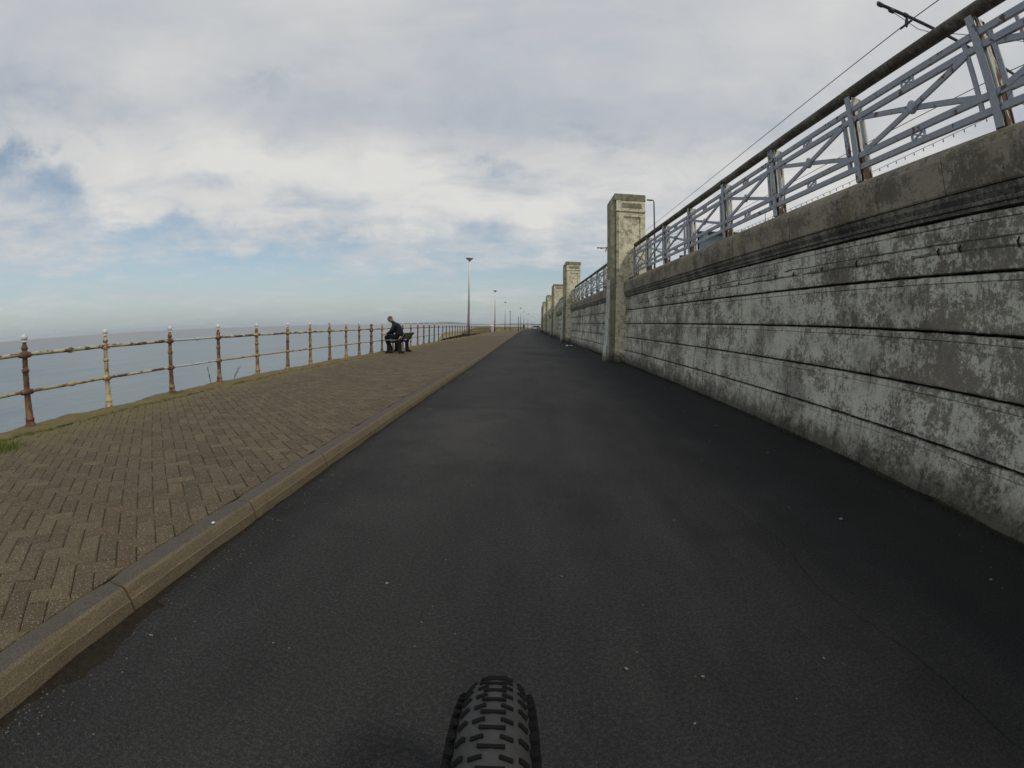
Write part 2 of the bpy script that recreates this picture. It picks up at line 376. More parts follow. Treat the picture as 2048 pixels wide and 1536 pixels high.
    col = T.mix(T.m('MULTIPLY', fo, .85), col, (0.045, 0.042, 0.030))
    T.put(b.inputs['Base Color'], col)
    h = T.m('ADD', T.m('MULTIPLY', lost, -.35), T.m('ADD', T.m('MULTIPLY', fine, .8), T.m('MULTIPLY', T.noise(p, 90, 4, .7), .45)))
    bump(T, b, h, 0.012, 0.85)
    return m
def m_peel(name, paint, rust, amt=0.5, low=None, grey=None, sc=9.0, stretch=(1, 1, 1)):
    """painted iron with rust breaking through; optionally more rust below a height"""
    m, T, b = mat(name, 0.6); p = pos(T); q = T.vmul(p, stretch); r = orand(T)
    q = T.vadd(q, T.comb(T.m('MULTIPLY', r, 31.0), T.m('MULTIPLY', r, 17.0), 0.0))
    n = T.noise(q, sc, 7, .68)
    if low is not None:
        sp = T.n('ShaderNodeSeparateXYZ'); T.put(sp.inputs[0], p)
        n = T.m('ADD', n, T.m('MULTIPLY', T.smooth(sp.outputs[2], low+.42, low-.05), .13))
    t = .5 + .24*(.5-amt)
    k = T.smooth(n, t-.02, t+.03)
    pc = T.mix(T.noise(q, sc*2.5, 4, .6), tuple(c*.75 for c in paint), tuple(min(1, c*1.2) for c in paint))
    rc = T.mix(T.noise(q, sc*4, 5, .7), tuple(c*.45 for c in rust), tuple(c*1.6 for c in rust))
    T.put(b.inputs['Base Color'], T.mix(k, pc, rc))
    T.put(b.inputs['Roughness'], T.m('ADD', T.m('MULTIPLY', k, .3), .55))
    bump(T, b, T.m('ADD', T.m('MULTIPLY', k, -.4), T.noise(q, sc*8, 4, .7)), 0.004, 0.9); return m

M = {}
M['asphalt'] = m_asphalt()
M['brick'] = brick_mat('block_paving', (0.102, 0.082, 0.056), (0.158, 0.126, 0.084))
M['joint'] = simple('joint_sand', (0.068, 0.056, 0.037), .95, 0, .4, 25, .004)
M['kerb'] = m_kerb()
M['edge'] = simple('edge_concrete', (0.150, 0.122, 0.060), .95, 0, .45, 5, .01)
M['edge_pale'] = simple('pale_edge_concrete', (0.25, 0.215, 0.15), .95, 0, .3, 5, .008)
M['wall'] = m_wall('flaking_white_wall', (0.585, 0.575, 0.490), (0.195, 0.178, 0.146), (0.052, 0.050, 0.044), .56, .65, .07)
M['band'] = m_wall('coping_concrete', (0.29, 0.262, 0.205), (0.135, 0.12, 0.094), (0.045, 0.043, 0.036), .62, .75, .45)
M['mould'] = m_wall('moulding_concrete', (0.26, 0.25, 0.21), (0.10, 0.095, 0.08), (0.040, 0.040, 0.035), .7, .8)
M['pillar'] = m_wall('cream_pillar_paint', (0.78, 0.735, 0.55), (0.34, 0.31, 0.20), (0.125, 0.115, 0.065), .42, .45, .35, 1.5)
M['pilaster'] = m_wall('grey_green_pilaster', (0.30, 0.295, 0.215), (0.17, 0.16, 0.11), (0.075, 0.07, 0.045), .6, .6, .4, 1.5)
M['buttress'] = m_wall('pale_buttress_paint', (0.56, 0.58, 0.53), (0.30, 0.29, 0.24), (0.15, 0.14, 0.11), .28, .3)
M['groove'] = simple('groove_dirt', (0.020, 0.019, 0.016), .95, 0, .5, 20, .004)
M['rail_paint'] = m_peel('blue_grey_rail_paint', (0.300, 0.325, 0.370), (0.11, 0.07, 0.06), .08)
M['rail_white'] = m_peel('white_peeling_rail_paint', (0.66, 0.66, 0.56), (0.10, 0.055, 0.035), .30, low=2.82, stretch=(2, 2, .35))
M['handrail'] = m_wall('weathered_handrail', (0.20, 0.185, 0.155), (0.085, 0.076, 0.064), (0.038, 0.034, 0.029), .8, .5)
M['rust_post'] = m_peel('rusty_post_paint', (0.25, 0.165, 0.075), (0.125, 0.062, 0.038), .50)
M['dark_rust_post'] = m_peel('dark_rust_post_paint', (0.185, 0.105, 0.050), (0.120, 0.060, 0.040), .62)
M['cream_post'] = m_peel('cream_post_paint', (0.46, 0.40, 0.22), (0.24, 0.13, 0.055), .30)
M['ochre_post'] = m_peel('ochre_post_paint', (0.34, 0.23, 0.105), (0.16, 0.085, 0.045), .42)
M['plum_post'] = m_peel('plum_post_paint', (0.19, 0.10, 0.085), (0.12, 0.06, 0.045), .4)
M['grey_post'] = m_peel('grey_brown_post_paint', (0.105, 0.092, 0.080), (0.09, 0.055, 0.040), .4)
M['silver'] = m_peel('silver_finial_paint', (0.62, 0.63, 0.62), (0.30, 0.22, 0.13), .12); 
M['pipe_rust'] = m_peel('rusty_pipe_rail', (0.50, 0.44, 0.28), (0.13, 0.072, 0.042), .50, stretch=(1, .5, 1))
M['pipe_cream'] = m_peel('cream_pipe_rail', (0.40, 0.34, 0.18), (0.19, 0.11, 0.055), .35, stretch=(1, .5, 1))
M['pipe_white'] = m_peel('white_pipe_rail', (0.48, 0.50, 0.48), (0.20, 0.12, 0.08), .15, stretch=(1, .5, 1))
M['lamp_grey'] = simple('galvanised_pole', (0.84, 0.85, 0.82), .45, .0, .08, 3, 0)
M['lamp_base'] = simple('mauve_pole_base', (0.20, 0.13, 0.145), .6, 0, .3, 9, .001)
M['lamp_head'] = simple('lamp_head_enamel', (0.36, 0.39, 0.34), .5, 0, .2, 6, 0)
M['dark_metal'] = simple('dark_metal', (0.055, 0.050, 0.062), .6, .3, .3, 8, .001)
M['wire'] = simple('wire_metal', (0.05, 0.052, 0.055), .5, .5, .1, 8, 0)
M['purple_pole'] = simple('purple_grey_pole', (0.19, 0.165, 0.20), .5, 0, .2, 4, 0)
M['wood'] = simple('weathered_bench_wood', (0.16, 0.135, 0.12), .85, 0, .35, 12, .004)
M['bench_iron'] = simple('dark_bench_concrete', (0.022, 0.022, 0.024), .85, 0, .4, 14, .003)
M['jacket'] = simple('black_jacket', (0.018, 0.020, 0.030), .8, 0, .5, 12, .006)
M['trousers'] = simple('dark_trousers', (0.014, 0.014, 0.017), .9, 0, .4, 14, .004)
M['skin'] = simple('skin', (0.25, 0.155, 0.115), .6, 0, .12, 20, 0)
M['hair'] = simple('grey_brown_hair', (0.11, 0.095, 0.08), .9, 0, .4, 60, .003)
M['shoe'] = simple('black_shoe', (0.015, 0.014, 0.014), .5, 0, .3, 12, 0)
M['rubber'] = simple('tyre_rubber', (0.034, 0.0335, 0.034), .7, 0, .6, 30, .001)
M['rubber_block'] = simple('tread_block_rubber', (0.0065, 0.0065, 0.007), .85, 0, .4, 30, .001)
M['alloy'] = simple('black_alloy', (0.03, 0.03, 0.032), .35, .6, .2, 8, 0)
M['steel'] = simple('spoke_steel', (0.4, 0.4, 0.4), .3, .9, .1, 8, 0)
M['white_paint'] = simple('white_paint', (0.66, 0.65, 0.66), .5, 0, .1, 4, 0)
M['paper'] = simple('pale_litter', (0.20, 0.19, 0.165), .9, 0, .3, 40, 0)
M['grit'] = simple('loose_grit', (0.13, 0.115, 0.09), .9, 0, .5, 60, 0)
M['crack'] = simple('crack_dirt', (0.006, 0.006, 0.006), .95, 0, .3, 30, 0)
M['dirt'] = simple('gutter_dirt', (0.030, 0.024, 0.017), .95, 0, .8, 30, .01)
M['moss'] = simple('damp_moss', (0.034, 0.032, 0.018), .95, 0, .5, 25, .01)
M['grass'] = simple('green_grass', (0.120, 0.150, 0.035), .8, 0, .4, 18, 0)
M['dry_grass'] = simple('dry_grass', (0.25, 0.22, 0.11), .85, 0, .45, 3, 0)
M['weed'] = simple('dark_weed_stem', (0.05, 0.05, 0.035), .85, 0, .4, 18, 0)
M['cliff'] = simple('sea_wall_concrete', (0.20, 0.18, 0.13), .9, 0, .4, 1.5, .03)
M['upper'] = simple('upper_paving', (0.24, 0.22, 0.19), .9, 0, .2, 1.0, .002)
M['bldg'] = simple('blue_grey_cladding', (0.13, 0.17, 0.205), .7, 0, .12, .4, 0)
M['bldg_roof'] = simple('dark_flat_roof', (0.035, 0.038, 0.045), .8, 0, .2, 1, 0)
M['bldg_white'] = simple('white_render', (0.62, 0.62, 0.63), .7, 0, .1, 1, 0)
M['window'] = simple('dark_window_glass', (0.045, 0.06, 0.075), .12, 0, .2, 1, 0)
M['car'] = simple('silver_car_paint', (0.42, 0.45, 0.48), .25, .6, .05, 1, 0)
M['glass'] = simple('car_glass', (0.03, 0.035, 0.04), .08, 0, .1, 2, 0)
M['tail'] = simple('red_lamp_lens', (0.35, 0.03, 0.02), .3, 0, .1, 2, 0)
M['hill'] = simple('distant_hill', (0.13, 0.15, 0.13), .95, 0, .3, .0008, 0)
M['bulb'] = simple('unlit_festoon_bulb', (0.30, 0.28, 0.26), .4, 0, .1, 6, 0)

def m_sea():
    m, T, b = mat('sea_water', 0.32); p = pos(T)
    b.inputs['IOR'].default_value = 1.33
    n = T.noise(T.vmul(p, (.6, 1.6, 1)), .012, 5, .6)
    ln = T.n('ShaderNodeVectorMath'); ln.operation = 'LENGTH'; T.put(ln.inputs[0], p)
    far = T.smooth(T.m('ADD', ln.outputs['Value'], T.m('MULTIPLY', n, 500.0)), 250, 2200)
    swell = T.noise(T.vmul(p, (1.6, .35, 1)), .05, 6, .65)
    near_c = T.mix(T.smooth(n, .38, .62), (0.115, 0.165, 0.200), (0.150, 0.182, 0.202))
    near_c = T.mix(T.m('MULTIPLY', T.smooth(swell, .42, .62), .5), near_c, (0.175, 0.205, 0.218))
    T.put(b.inputs['Base Color'], T.mix(far, near_c, (0.170, 0.160, 0.160)))
    h = T.m('ADD', T.noise(T.vmul(p, (1, .5, 1)), .9, 5, .6), T.m('MULTIPLY', T.noise(T.vmul(p, (.8, .35, 1)), .12, 4, .55), 4.0))
    bump(T, b, h, 0.35, 0.6)
    return m
M['sea'] = m_sea()

# ------------------------------------------------------------------ ground, sea, hills
ys = [-14 + i for i in range(0, 60)] + [46 + 4*i for i in range(0, 70)] + [330 + 30*i for i in range(6)]
SEA_Z = -8.0
mb = MB(); r1 = [(-24000, y, SEA_Z) for y in (-24000, 0, 24000)]; r2 = [(24000, y, SEA_Z) for y in (-24000, 0, 24000)]
mb.grid([r1, r2]); sea = tag(obj('sea', mb.mesh('sea', M['sea'])), 'flat blue-grey sea reaching the horizon beyond the rusty fence', kind='structure')

mb = MB(); mb.grid([[(kx(y)-.02, y, gz(y)), (kx(y)*.4+wx(y)*.6, y, gz(y)), (wx(y)+.3, y, gz(y))] for y in ys])
road = tag(obj('road', mb.mesh('road', M['asphalt'])), 'dark asphalt promenade road between kerb and wall', kind='structure')
# bedding under the block paving
mb = MB(); mb.grid([[(fx(y)-.02, y, gz(y)+PZ-.0095), (kx(y)-.06, y, gz(y)+PZ-.0095)] for y in ys])
pav = tag(obj('pavement', mb.mesh('pavement', M['joint'])), 'pavement of small concrete blocks between kerb and fence', kind='structure')
# concrete edge strip under the fence, ragged on both sides
def edge_in(y): return fx(y) + .40 + .13*noise.noise((y*.6, 3, 0)) + .06*noise.noise((y*2.7, 8, 0)) - (.0 if y > 5 else .0)
def edge_out(y): return fx(y) - .12 + .10*noise.noise((y*1.1, 1, 5)) + .05*noise.noise((y*4.1, 4, 4)) + .03*noise.noise((y*9, 2, 4))
mb = MB(); eys = [-6 + .08*i for i in range(0, 1100)]
rows = []
for y in eys:
    a, c = edge_out(y), edge_in(y); z = gz(y)+PZ
    row = []
    for k in range(7):
        t = k/6; x = a + (c-a)*t
        row.append((x, y, z + .008 + .030*noise.noise((x*3, y*1.9, 2)) + .012*noise.noise((x*11, y*9, 2)) + (.014 if 0 < k < 6 else -.016)))
    rows.append([(a-.05, y, z-.35)] + row)
mb.grid(rows); tag(obj('pavement_edge', mb.mesh('pavement_edge', M['edge'], True)), 'mossy concrete edge strip under the rusty fence', kind='structure')
# seawall face down to the water
mb = MB(); mb.grid([[(fx(y)-.02, y, gz(y)+PZ-.03), (fx(y)-.10, y, gz(y)-.25), (fx(y)-.5, y, SEA_Z-1.0)] for y in ys])
tag(obj('sea_wall_face', mb.mesh('sea_wall_face', M['cliff'])), 'concrete sea wall dropping to the water', 'sea wall')
# upper promenade ground behind the wall
UZ = 2.62
mb = MB(); mb.grid([[(wx(y)+.55, y, UZ), (60, y, UZ), (900, y, UZ), (4000, y, UZ-1)] for y in [-600] + ys + [1500]])
tag(obj('upper_ground', mb.mesh('upper_ground', M['upper'])), kind='structure')
# far shore land ahead, low
def hills(name, a0, a1, dist, hts):
    mb = MB(); n = 60; rows = []
    for i in range(n+1):
        t = i/n; a = R(a0+(a1-a0)*t); x, y = math.sin(a)*dist, math.cos(a)*dist
        env = math.sin(math.pi*t)**.7
        h = hts*env*(.62+.38*noise.noise((t*5, dist*.001, 0)) + .1*noise.noise((t*17, 1, 0)))
        rows.append([(x, y, SEA_Z-2), (x*1.03, y*1.03, SEA_Z+h*.7), (x*1.10, y*1.10, SEA_Z+h), (x*1.3, y*1.3, SEA_Z-2)])
    mb.grid(rows); return tag(obj(name, mb.mesh(name, M['hill'], True)), kind='structure')
hills('hills', -17.5, -4.5, 17500, 120)
hills('hills', -5.5, 9, 15000, 100)
mb = MB(); mb.box(0, 0, 75, 50000, 50000, 172)
hz = bpy.data.materials.new('sea_haze'); hz.use_nodes = True; T_ = NT(hz.node_tree)
hz.node_tree.nodes.remove(hz.node_tree.nodes['Principled BSDF']); pv = T_.n('ShaderNodeVolumePrincipled')
pv.inputs['Color'].default_value = (0.80, 0.89, 0.96, 1); pv.inputs['Density'].default_value = 0.000018; pv.inputs['Anisotropy'].default_value = 0.2
hz.node_tree.links.new(pv.outputs[0], hz.node_tree.nodes['Material Output'].inputs['Volume'])
tag(obj('haze', mb.mesh('haze', hz)), 'pale sea haze', kind='stuff')

# ------------------------------------------------------------------ kerb stones
kerb = tag(obj('kerb', None), kind='structure') if False else None
def kerb_mesh(y0, y1, k):
    mb = MB(); rows = []
    rr = random.Random(k); g = .006
    for i in range(13):
        y = y0+g + (y1-y0-2*g)*i/12; z = gz(y); x = kx(y)
        e = .006 if i in (0, 12) else 0.0
        j = .004*noise.noise((y*5, 1, 2))
        chip = .010*max(0, noise.noise((y*9, 5, k)) - .25)*2
        prof = [(-.02, -.03), (-.004+j, .004), (-.008+j, .060), (-.012+j, .064), (-.022, PZ-.028-chip), (-.030-chip, PZ-.010-chip), (-.045-chip, PZ-.001),
                (-.145, PZ+.002), (-.150, PZ-.03)]
        dz = .003*(rr.random()-.5)
        rows.append([(x+a-e*(a > -.1)+e*(a < -.1), y, z+b-(e if b > .05 else 0)+dz) for a, b in prof])
    mb.grid(rows)
    n = len(rows[0]); mb.f.append(tuple(range(n))); mb.mi.append(0); mb.f.append(tuple(len(rows)*n-1-i for i in range(n))); mb.mi.append(0)
    return mb.mesh('kerb_stone', M['kerb'], False)
kerb_root = bpy.data.objects.new('kerb', None); C.objects.link(kerb_root); tag(kerb_root, 'line of concrete kerb stones', kind='structure')
y = 1.19 - 1.118*5
for k in range(62):
    obj('kerb_stone', kerb_mesh(y, y+1.118, k), kerb_root); y += 1.118
mb = MB(); mb.grid([[(kx(v)-.01, v, gz(v)-.02), (kx(v)-.02, v, gz(v)+PZ-.01), (kx(v)-.045, v, gz(v)+PZ), (kx(v)-.15, v, gz(v)+PZ)] for v in [y+3*i for i in range(110)]])
tag(obj('kerb_far', mb.mesh('kerb_far', M['kerb']), kerb_root), kind='stuff')

# ------------------------------------------------------------------ block paving, herringbone at 45 degrees
BW = 0.110; BL = 2*BW; J = 0.0048
def brick_xf():
    """centres of a 45-degree herringbone: (x, y, angle)"""
    res = []; c45 = math.cos(R(45))
    ox, oy = -2.9, 3.0
    NR = 580
    for i in range(-NR, NR):
        for j in range(-NR, NR):
            m4 = (i + j) % 4       # cell (i,j): herringbone of 2x1 bricks on the unit grid
            if m4 == 0: u, v, a = (i+1.0)*BW, (j+.5)*BW, 0      # covers (i,j),(i+1,j)
            elif m4 == 2: u, v, a = (i+.5)*BW, (j+1.0)*BW, 1    # covers (i,j),(i,j+1)
            else: continue
            x = ox + (u - v)*c45; y = oy + (u + v)*c45
            if not (-3.5 < y < 46): continue
            res.append((x, y, a))
    return res
# herringbone test on the unit grid: rows shift by one, so cells 0,1 are a lying brick and 2,(next row)3 a standing one
allb = brick_xf()
bricks = [(x, y, a) for x, y, a in allb if edge_in(y)+.0 < x < kx(y)-.155-.145]
cutb = [(x, y, a) for x, y, a in allb if kx(y)-.155-.145 <= x < kx(y)-.155+.118]
camx = Vector((0, 0, 1.15))
def apparent(x, y):
    d = math.sqrt(x*x + y*y + 1.06); vis = 1.0
    az = math.degrees(math.atan2(x, y)); dep = math.degrees(math.asin(1.03/d))
    if y < 0.2 or az < -66 or (az < -58 and dep > 30): vis = 0.02
    return vis * 1.03/(d**3)
bricks.sort(key=lambda b: -apparent(b[0], b[1]))
def brick_mesh(k):
    rr = random.Random(k); mb = MB(); w, l, h = BW-J, BL-J, .05; b = .0055
    jt = lambda: (rr.random()-.5)*.003
    vs = []
    for zz, q in ((-.05, 0), (-b, 0), (0, b)):
        vs += [(-l/2+q+jt(), -w/2+q+jt(), zz), (l/2-q+jt(), -w/2+q+jt(), zz), (l/2-q+jt(), w/2-q+jt(), zz), (-l/2+q+jt(), w/2-q+jt(), zz)]
    fs = [(8, 9, 10, 11)]
    for r in range(2):
        for i in range(4): fs.append((r*4+i, r*4+(i+1) % 4, r*4+4+(i+1) % 4, r*4+4+i))
    return vs, fs
protos = [brick_mesh(k) for k in range(8)]
pm = []
for vs, fs in protos:
    mb = MB(); mb.add(vs, fs); pm.append(mb.mesh('brick', M['brick'], fix=False))
stuff = MB(); rnd = []
for i, (x, y, a) in enumerate(bricks):
    rr = random.Random(i*7+1); ang = R(45) + (R(90) if a else 0) + (rr.random()-.5)*.02
    z = gz(y) + PZ + (rr.random()-.5)*.004 + .004*noise.noise((x*.7, y*.5, 0)); tx, ty = (rr.random()-.5)*.02, (rr.random()-.5)*.02
    if i < 298:
        o = obj('brick', pm[i % 8], pav, (x, y, z), (tx, ty, ang))
    else:
        vs, fs = protos[i % 8]; ca, sa = math.cos(ang), math.sin(ang)
        if y > 14: vs, fs = vs[4:], [(4, 5, 6, 7)] + [(q, (q+1) % 4, 4+(q+1) % 4, 4+q) for q in range(4)]
        stuff.add([(x+vx*ca-vy*sa, y+vx*sa+vy*ca, z+vz+tx*vy-ty*vx) for vx, vy, vz in vs], fs); rnd += [rr.random()]*len(fs)
def clip(poly, xm):      # keep the part of a footprint left of x = xm
    out = []
    for (ax, ay), (bx, by) in zip(poly, poly[1:]+poly[:1]):
        ia, ib = ax <= xm, bx <= xm
        if ia: out.append((ax, ay))
        if ia != ib: t = (xm-ax)/(bx-ax); out.append((xm, ay+(by-ay)*t))
    return out
ncut = 0
cutb.sort(key=lambda b: -apparent(b[0], b[1]))
for i, (x, y, a) in enumerate(cutb):
    rr = random.Random(i*5+3); ang = R(45) + (R(90) if a else 0); ca, sa = math.cos(ang), math.sin(ang)
    w, l = BW-J, BL-J
    poly = clip([(x+vx*ca-vy*sa, y+vx*sa+vy*ca) for vx, vy in ((-l/2, -w/2), (l/2, -w/2), (l/2, w/2), (-l/2, w/2))], kx(y)-.158)
    if len(poly) < 3: continue
    ar = .5*abs(sum(p[0]*q[1]-q[0]*p[1] for p, q in zip(poly, poly[1:]+poly[:1])))
    if ar < .0004: continue
    z = gz(y)+PZ+(rr.random()-.5)*.004; n = len(poly)
    cx0 = sum(p[0] for p in poly)/n; cy0 = sum(p[1] for p in poly)/n
    vs = [(px, py, z-.05) for px, py in poly] + [(px, py, z-.005) for px, py in poly] + [(px+(cx0-px)*.06, py+(cy0-py)*.06, z) for px, py in poly]
    fs = [tuple(range(2*n, 3*n))] + [(r*n+q, r*n+(q+1) % n, (r+1)*n+(q+1) % n, (r+1)*n+q) for r in range(2) for q in range(n)]
    stuff.add(vs, fs); rnd += [rr.random()]*len(fs)
me = stuff.mesh('brick_field', M['brick'], fix=False)
at = me.attributes.new('rnd', 'FLOAT', 'FACE'); at.data.foreach_set('value', rnd)
tag(obj('brick_field', me, pav), kind='stuff')
# slabs of the same paving beyond where single blocks can be told apart
mb = MB(); mb.grid([[(edge_in(v) if v < 80 else fx(v)+.3, v, gz(v)+PZ-.002), (kx(v)-.16, v, gz(v)+PZ-.002)] for v in [45+3*i for i in range(120)]])
tag(obj('far_paving', mb.mesh('far_paving', M['brick']), pav), kind='stuff')
# dark soldier strip beside the kerb
mb = MB(); mb.grid([[(kx(v)-.20, v, gz(v)+PZ-.007), (kx(v)-.152, v, gz(v)+PZ-.006)] for v in [-4+.5*i for i in range(110)]])
tag(obj('kerb_joint', mb.mesh('kerb_joint', M['dirt']), pav), kind='stuff')

# ------------------------------------------------------------------ the retaining wall
wall = empty('retaining_wall', 'long grooved promenade wall of flaking white render right of the road', 'wall')
PILS = [-2.1 + 17.5*k for k in range(0, 12)]
PIL_D = 0.85
def strip(prof_fn, y0, y1, dy, jit=0.0, seed=0, cap=True):
    mb = MB(); n = max(2, int((y1-y0)/dy)); rows = []
    for i in range(n+1):
        y = y0+(y1-y0)*i/n; x = wx(y); z0 = gz(y)
        pr = prof_fn(y)
        rows.append([(x+a, y, z0*(1 if b < 1 else max(0, 1-(b-1)/2))+b) for a, b in pr])
    mb.grid(rows)
    if cap:
        m = len(rows[0])
        for q in (tuple(range(m)), tuple(len(rows)*m-1-i for i in range(m))): mb.f.append(q); mb.mi.append(0)
    return mb
LEV = [0.0, .417, .840, 1.274, 1.715, 2.150]
def course_prof(k, near):
    z0, z1 = LEV[k], LEV[k+1]
    def f(y):
        if near:
            e1 = .006*noise.noise((y*6, k, 1)) + .012*max(0, noise.noise((y*2.3, k, 9))-.15); e2 = .005*noise.noise((y*7, k, 3)) + .014*max(0, noise.noise((y*3.1, k, 5))-.2)
            w = .005*noise.noise((y*1.1, k, 7)); c = lambda zz: .004*noise.noise((y*4, zz*4, k))
        else: e1 = e2 = w = 0; c = lambda zz: 0
        lo = z0 + (.007 if k else -.05)
        bat = .05*(1-k/5)  # slight batter at the foot
        return [(.07, lo), (.010+w-bat*.3, lo+.001+e2), (w-bat*.3, lo+.007+e2), (w+c(.3)-bat*.25, lo+(z1-z0)*.3), (w+c(.6)-bat*.2, lo+(z1-z0)*.6),
                (w-bat*.15, z1-.074), (w+.013-bat*.15, z1-.070), (w+.013-bat*.15, z1-.066), (w+.003-bat*.15, z1-.061), (w+.005-bat*.15, z1-.020-e1), (w+.020, z1-.007-e1), (.07, z1-.005)]
    return f
def top_prof(y):
    c = .006*noise.noise((y*3, 2, 2)); e = .012*max(0, noise.noise((y*4.5, 4, 1))-.1)
    return [(.06, 2.155), (-.010+c, 2.158), (-.012+c, 2.185), (-.030, 2.192), (-.034, 2.214), (-.022, 2.224), (-.052, 2.262), (-.060, 2.300)]
def coping_prof(y):
    c = .005*noise.noise((y*3, 2, 6)); e = .010*max(0, noise.noise((y*3.5, 4, 8)))
    return [(.06, 2.303), (-.070+c, 2.306), (-.078+c, 2.320), (-.080+c, 2.45), (-.080+c, 2.585), (-.060+c, 2.640-e), (-.025+c, 2.668-e), (.12, 2.76-e), (.17, 2.785), (.42, 2.79), (.60, 2.70), (.60, 2.3)]
# backing behind the grooves
mb = MB(); mb.grid([[(wx(v)+.055, v, gz(v)-.1), (wx(v)+.055, v, 2.6)] for v in [-3+.9*i for i in range(120)] + [106+8*i for i in range(30)]])
obj('backing', mb.mesh('backing', M['groove']), wall)
for bi in range(len(PILS)-1):
    ya, yb = PILS[bi]+PIL_D, PILS[bi+1]; near = bi == 0; dy = .045 if bi == 0 else (.3 if bi == 1 else 1.2)
    if near: ya = -2.6
    for k in range(5):
        obj('course', strip(course_prof(k, near), ya, yb, dy).mesh('course', M['wall']), wall)
    obj('moulding', strip(top_prof, ya, yb, dy if bi else .09).mesh('moulding', M['mould']), wall)
    L = yb-ya; n = 7 if bi < 3 else 1
    for q in range(n):
        obj('coping_stone', strip(coping_prof, ya+L*q/n+.004, ya+L*(q+1)/n-.004, .1 if bi == 0 else .8).mesh('coping_stone', M['band']), wall)
# ragged exposed reinforcement scars in the top course
for z, w, s in ((1.955, .012, 1), (1.885, .020, 2)):
    mb = MB(); rows = []
    yy = -2.4
    while yy < 13.9:
        a = noise.noise((yy*1.7, s, 0)); hw = w*(.55+.9*abs(noise.noise((yy*5, s, 4)))); off = .012*noise.noise((yy*3, s, 8))
        if a > -.28: rows.append([(wx(yy)-.0045, yy, z+off-hw), (wx(yy)-.009, yy, z+off), (wx(yy)-.0045, yy, z+off+hw*.7)])
        else:
            if len(rows) > 1: mb.grid(rows)
            rows = []
        yy += .04
    if len(rows) > 1: mb.grid(rows)
    tag(obj('spalled_scar', mb.mesh('spalled_scar', M['mould']), wall), kind='stuff')
mb = MB()
for i in range(26):
    yy = -1.0 + i*.56 + .45*noise.noise((i*3.37, .3, 0)); h = .018+.05*abs(noise.noise((i*1.7, 2.2, 2)))
    if i % 5 == 3: continue
    mb.tube([(wx(yy)-.012, yy, 1.90-h), (wx(yy)-.020, yy+.008, 1.90), (wx(yy)-.010, yy-.006, 1.90+h)], [.006, .010, .005], 5)
tag(obj('broken_fixings', mb.mesh('broken_fixings', M['groove']), wall), kind='stuff')

# ------------------------------------------------------------------ pillars
def make_pillar(y0, label, near):
    x0 = wx(y0+.4) - 3.18 + .07*(y0 < 20)  # offset of this pillar from the nominal wall line
    X = lambda v: v + x0
    root = empty('pillar', label, 'pillar', (0, y0, gz(y0)), 0, 'square pillars along the promenade wall')
    D = PIL_D; yb = D/2
    def part(name, m, boxes, bev=.015):
        mb = MB()
        for (xa, xb, a, b, z0, z1) in boxes: mb.box(X((xa+xb)/2), (a+b)/2, (z0+z1)/2, xb-xa, b-a, z1-z0, None, bev)
        return obj(name, mb.mesh(name, m), root)
    part('shaft', M['pillar'], [(2.80, 3.78, 0, D, -.1, 5.03)])
    part('pilaster', M['pilaster'], [(2.61, 2.797, .06, D-.06, -.1, 5.46)])
    part('panel_frame', M['pillar'], [(2.86, 3.02, -.045, 0, 2.85, 4.98), (3.60, 3.74, -.045, 0, 2.85, 4.98), (3.02, 3.60, -.045, 0, 4.86, 4.98)], .008)
    part('moulding', M['pillar'], [(2.78, 3.795, -.05, D+.05, 5.033, 5.10)], .02)
    part('frieze', M['pillar'], [(2.80, 3.78, -.02, D+.02, 5.103, 5.42), ], .01)
    part('frieze_panel', M['pilaster'], [(2.98, 3.66, -.035, -.021, 5.18, 5.34)], .004)
    part('cap', M['pilaster'], [(2.74, 3.80, -.03, D+.03, 5.423, 5.66)], .012)
    # pale facing slab on the road side, flaring at the foot
    mb = MB(); rows = []
    for z, o in ((-.1, .13), (.1, .12), (.9, .055), (2.2, .02), (2.72, .012)):
        rows.append([(X(2.608-o), .10, z), (X(2.608-o), D-.12, z)]); 
    f = [(r[0], r[1]) for r in rows]
    mb.grid([[(X(2.607), .10, r[0][2]), r[0], r[1], (X(2.607), D-.12, r[0][2])] for r in rows])
    mb.add([(X(2.607), .10, 2.72), rows[-1][0], rows[-1][1], (X(2.607), D-.12, 2.72)], [(0, 1, 2, 3)])
    obj('buttress', mb.mesh('buttress', M['buttress']), root)
    # low concrete newels where the iron railing meets the pillar
    for a, b in ((-.50, -.002), (D+.002, D+.50)):
        if near is False and a < 0 and y0 < 0: continue
        mb = MB(); mb.box(X(3.40), (a+b)/2, 3.19, .34, b-a, .80, None, .02)
        mb.box(X(3.40), (a+b)/2, 3.655, .40, b-a-.01, .12, None, .03)
        mb.box(X(3.215), (a+b)/2, 3.45, .03, (b-a)*.92, .05, None, .006); mb.box(X(3.215), (a+b)/2, 2.93, .03, (b-a)*.92, .07, None, .006)
        mb.box(X(3.215), a+.07, 3.19, .03, .09, .46, None, .006); mb.box(X(3.215), b-.07, 3.19, .03, .09, .46, None, .006)
        obj('newel', mb.mesh('newel', M['pillar']), root)
        mb = MB(); mb.box(X(3.40), (a+b)/2, 2.785, .40, b-a-.006, .03)
        obj('newel_base', mb.mesh('newel_base', M['pilaster']), root)
    return root
PL = ['big cream pillar nearest the camera, its top patched with green algae', 'second cream pillar along the wall, framed by two runs of railing',
      'third pillar along the wall, half hidden behind the second', 'fourth pillar along the wall, squeezed between its neighbours',
      'fifth pillar, last one seen clearly at the far end of the wall']
for i, y0 in enumerate(PILS[1:7]):
    make_pillar(y0, PL[i] if i < 5 else 'sixth pillar, mere edge showing where the wall meets the sky', True)

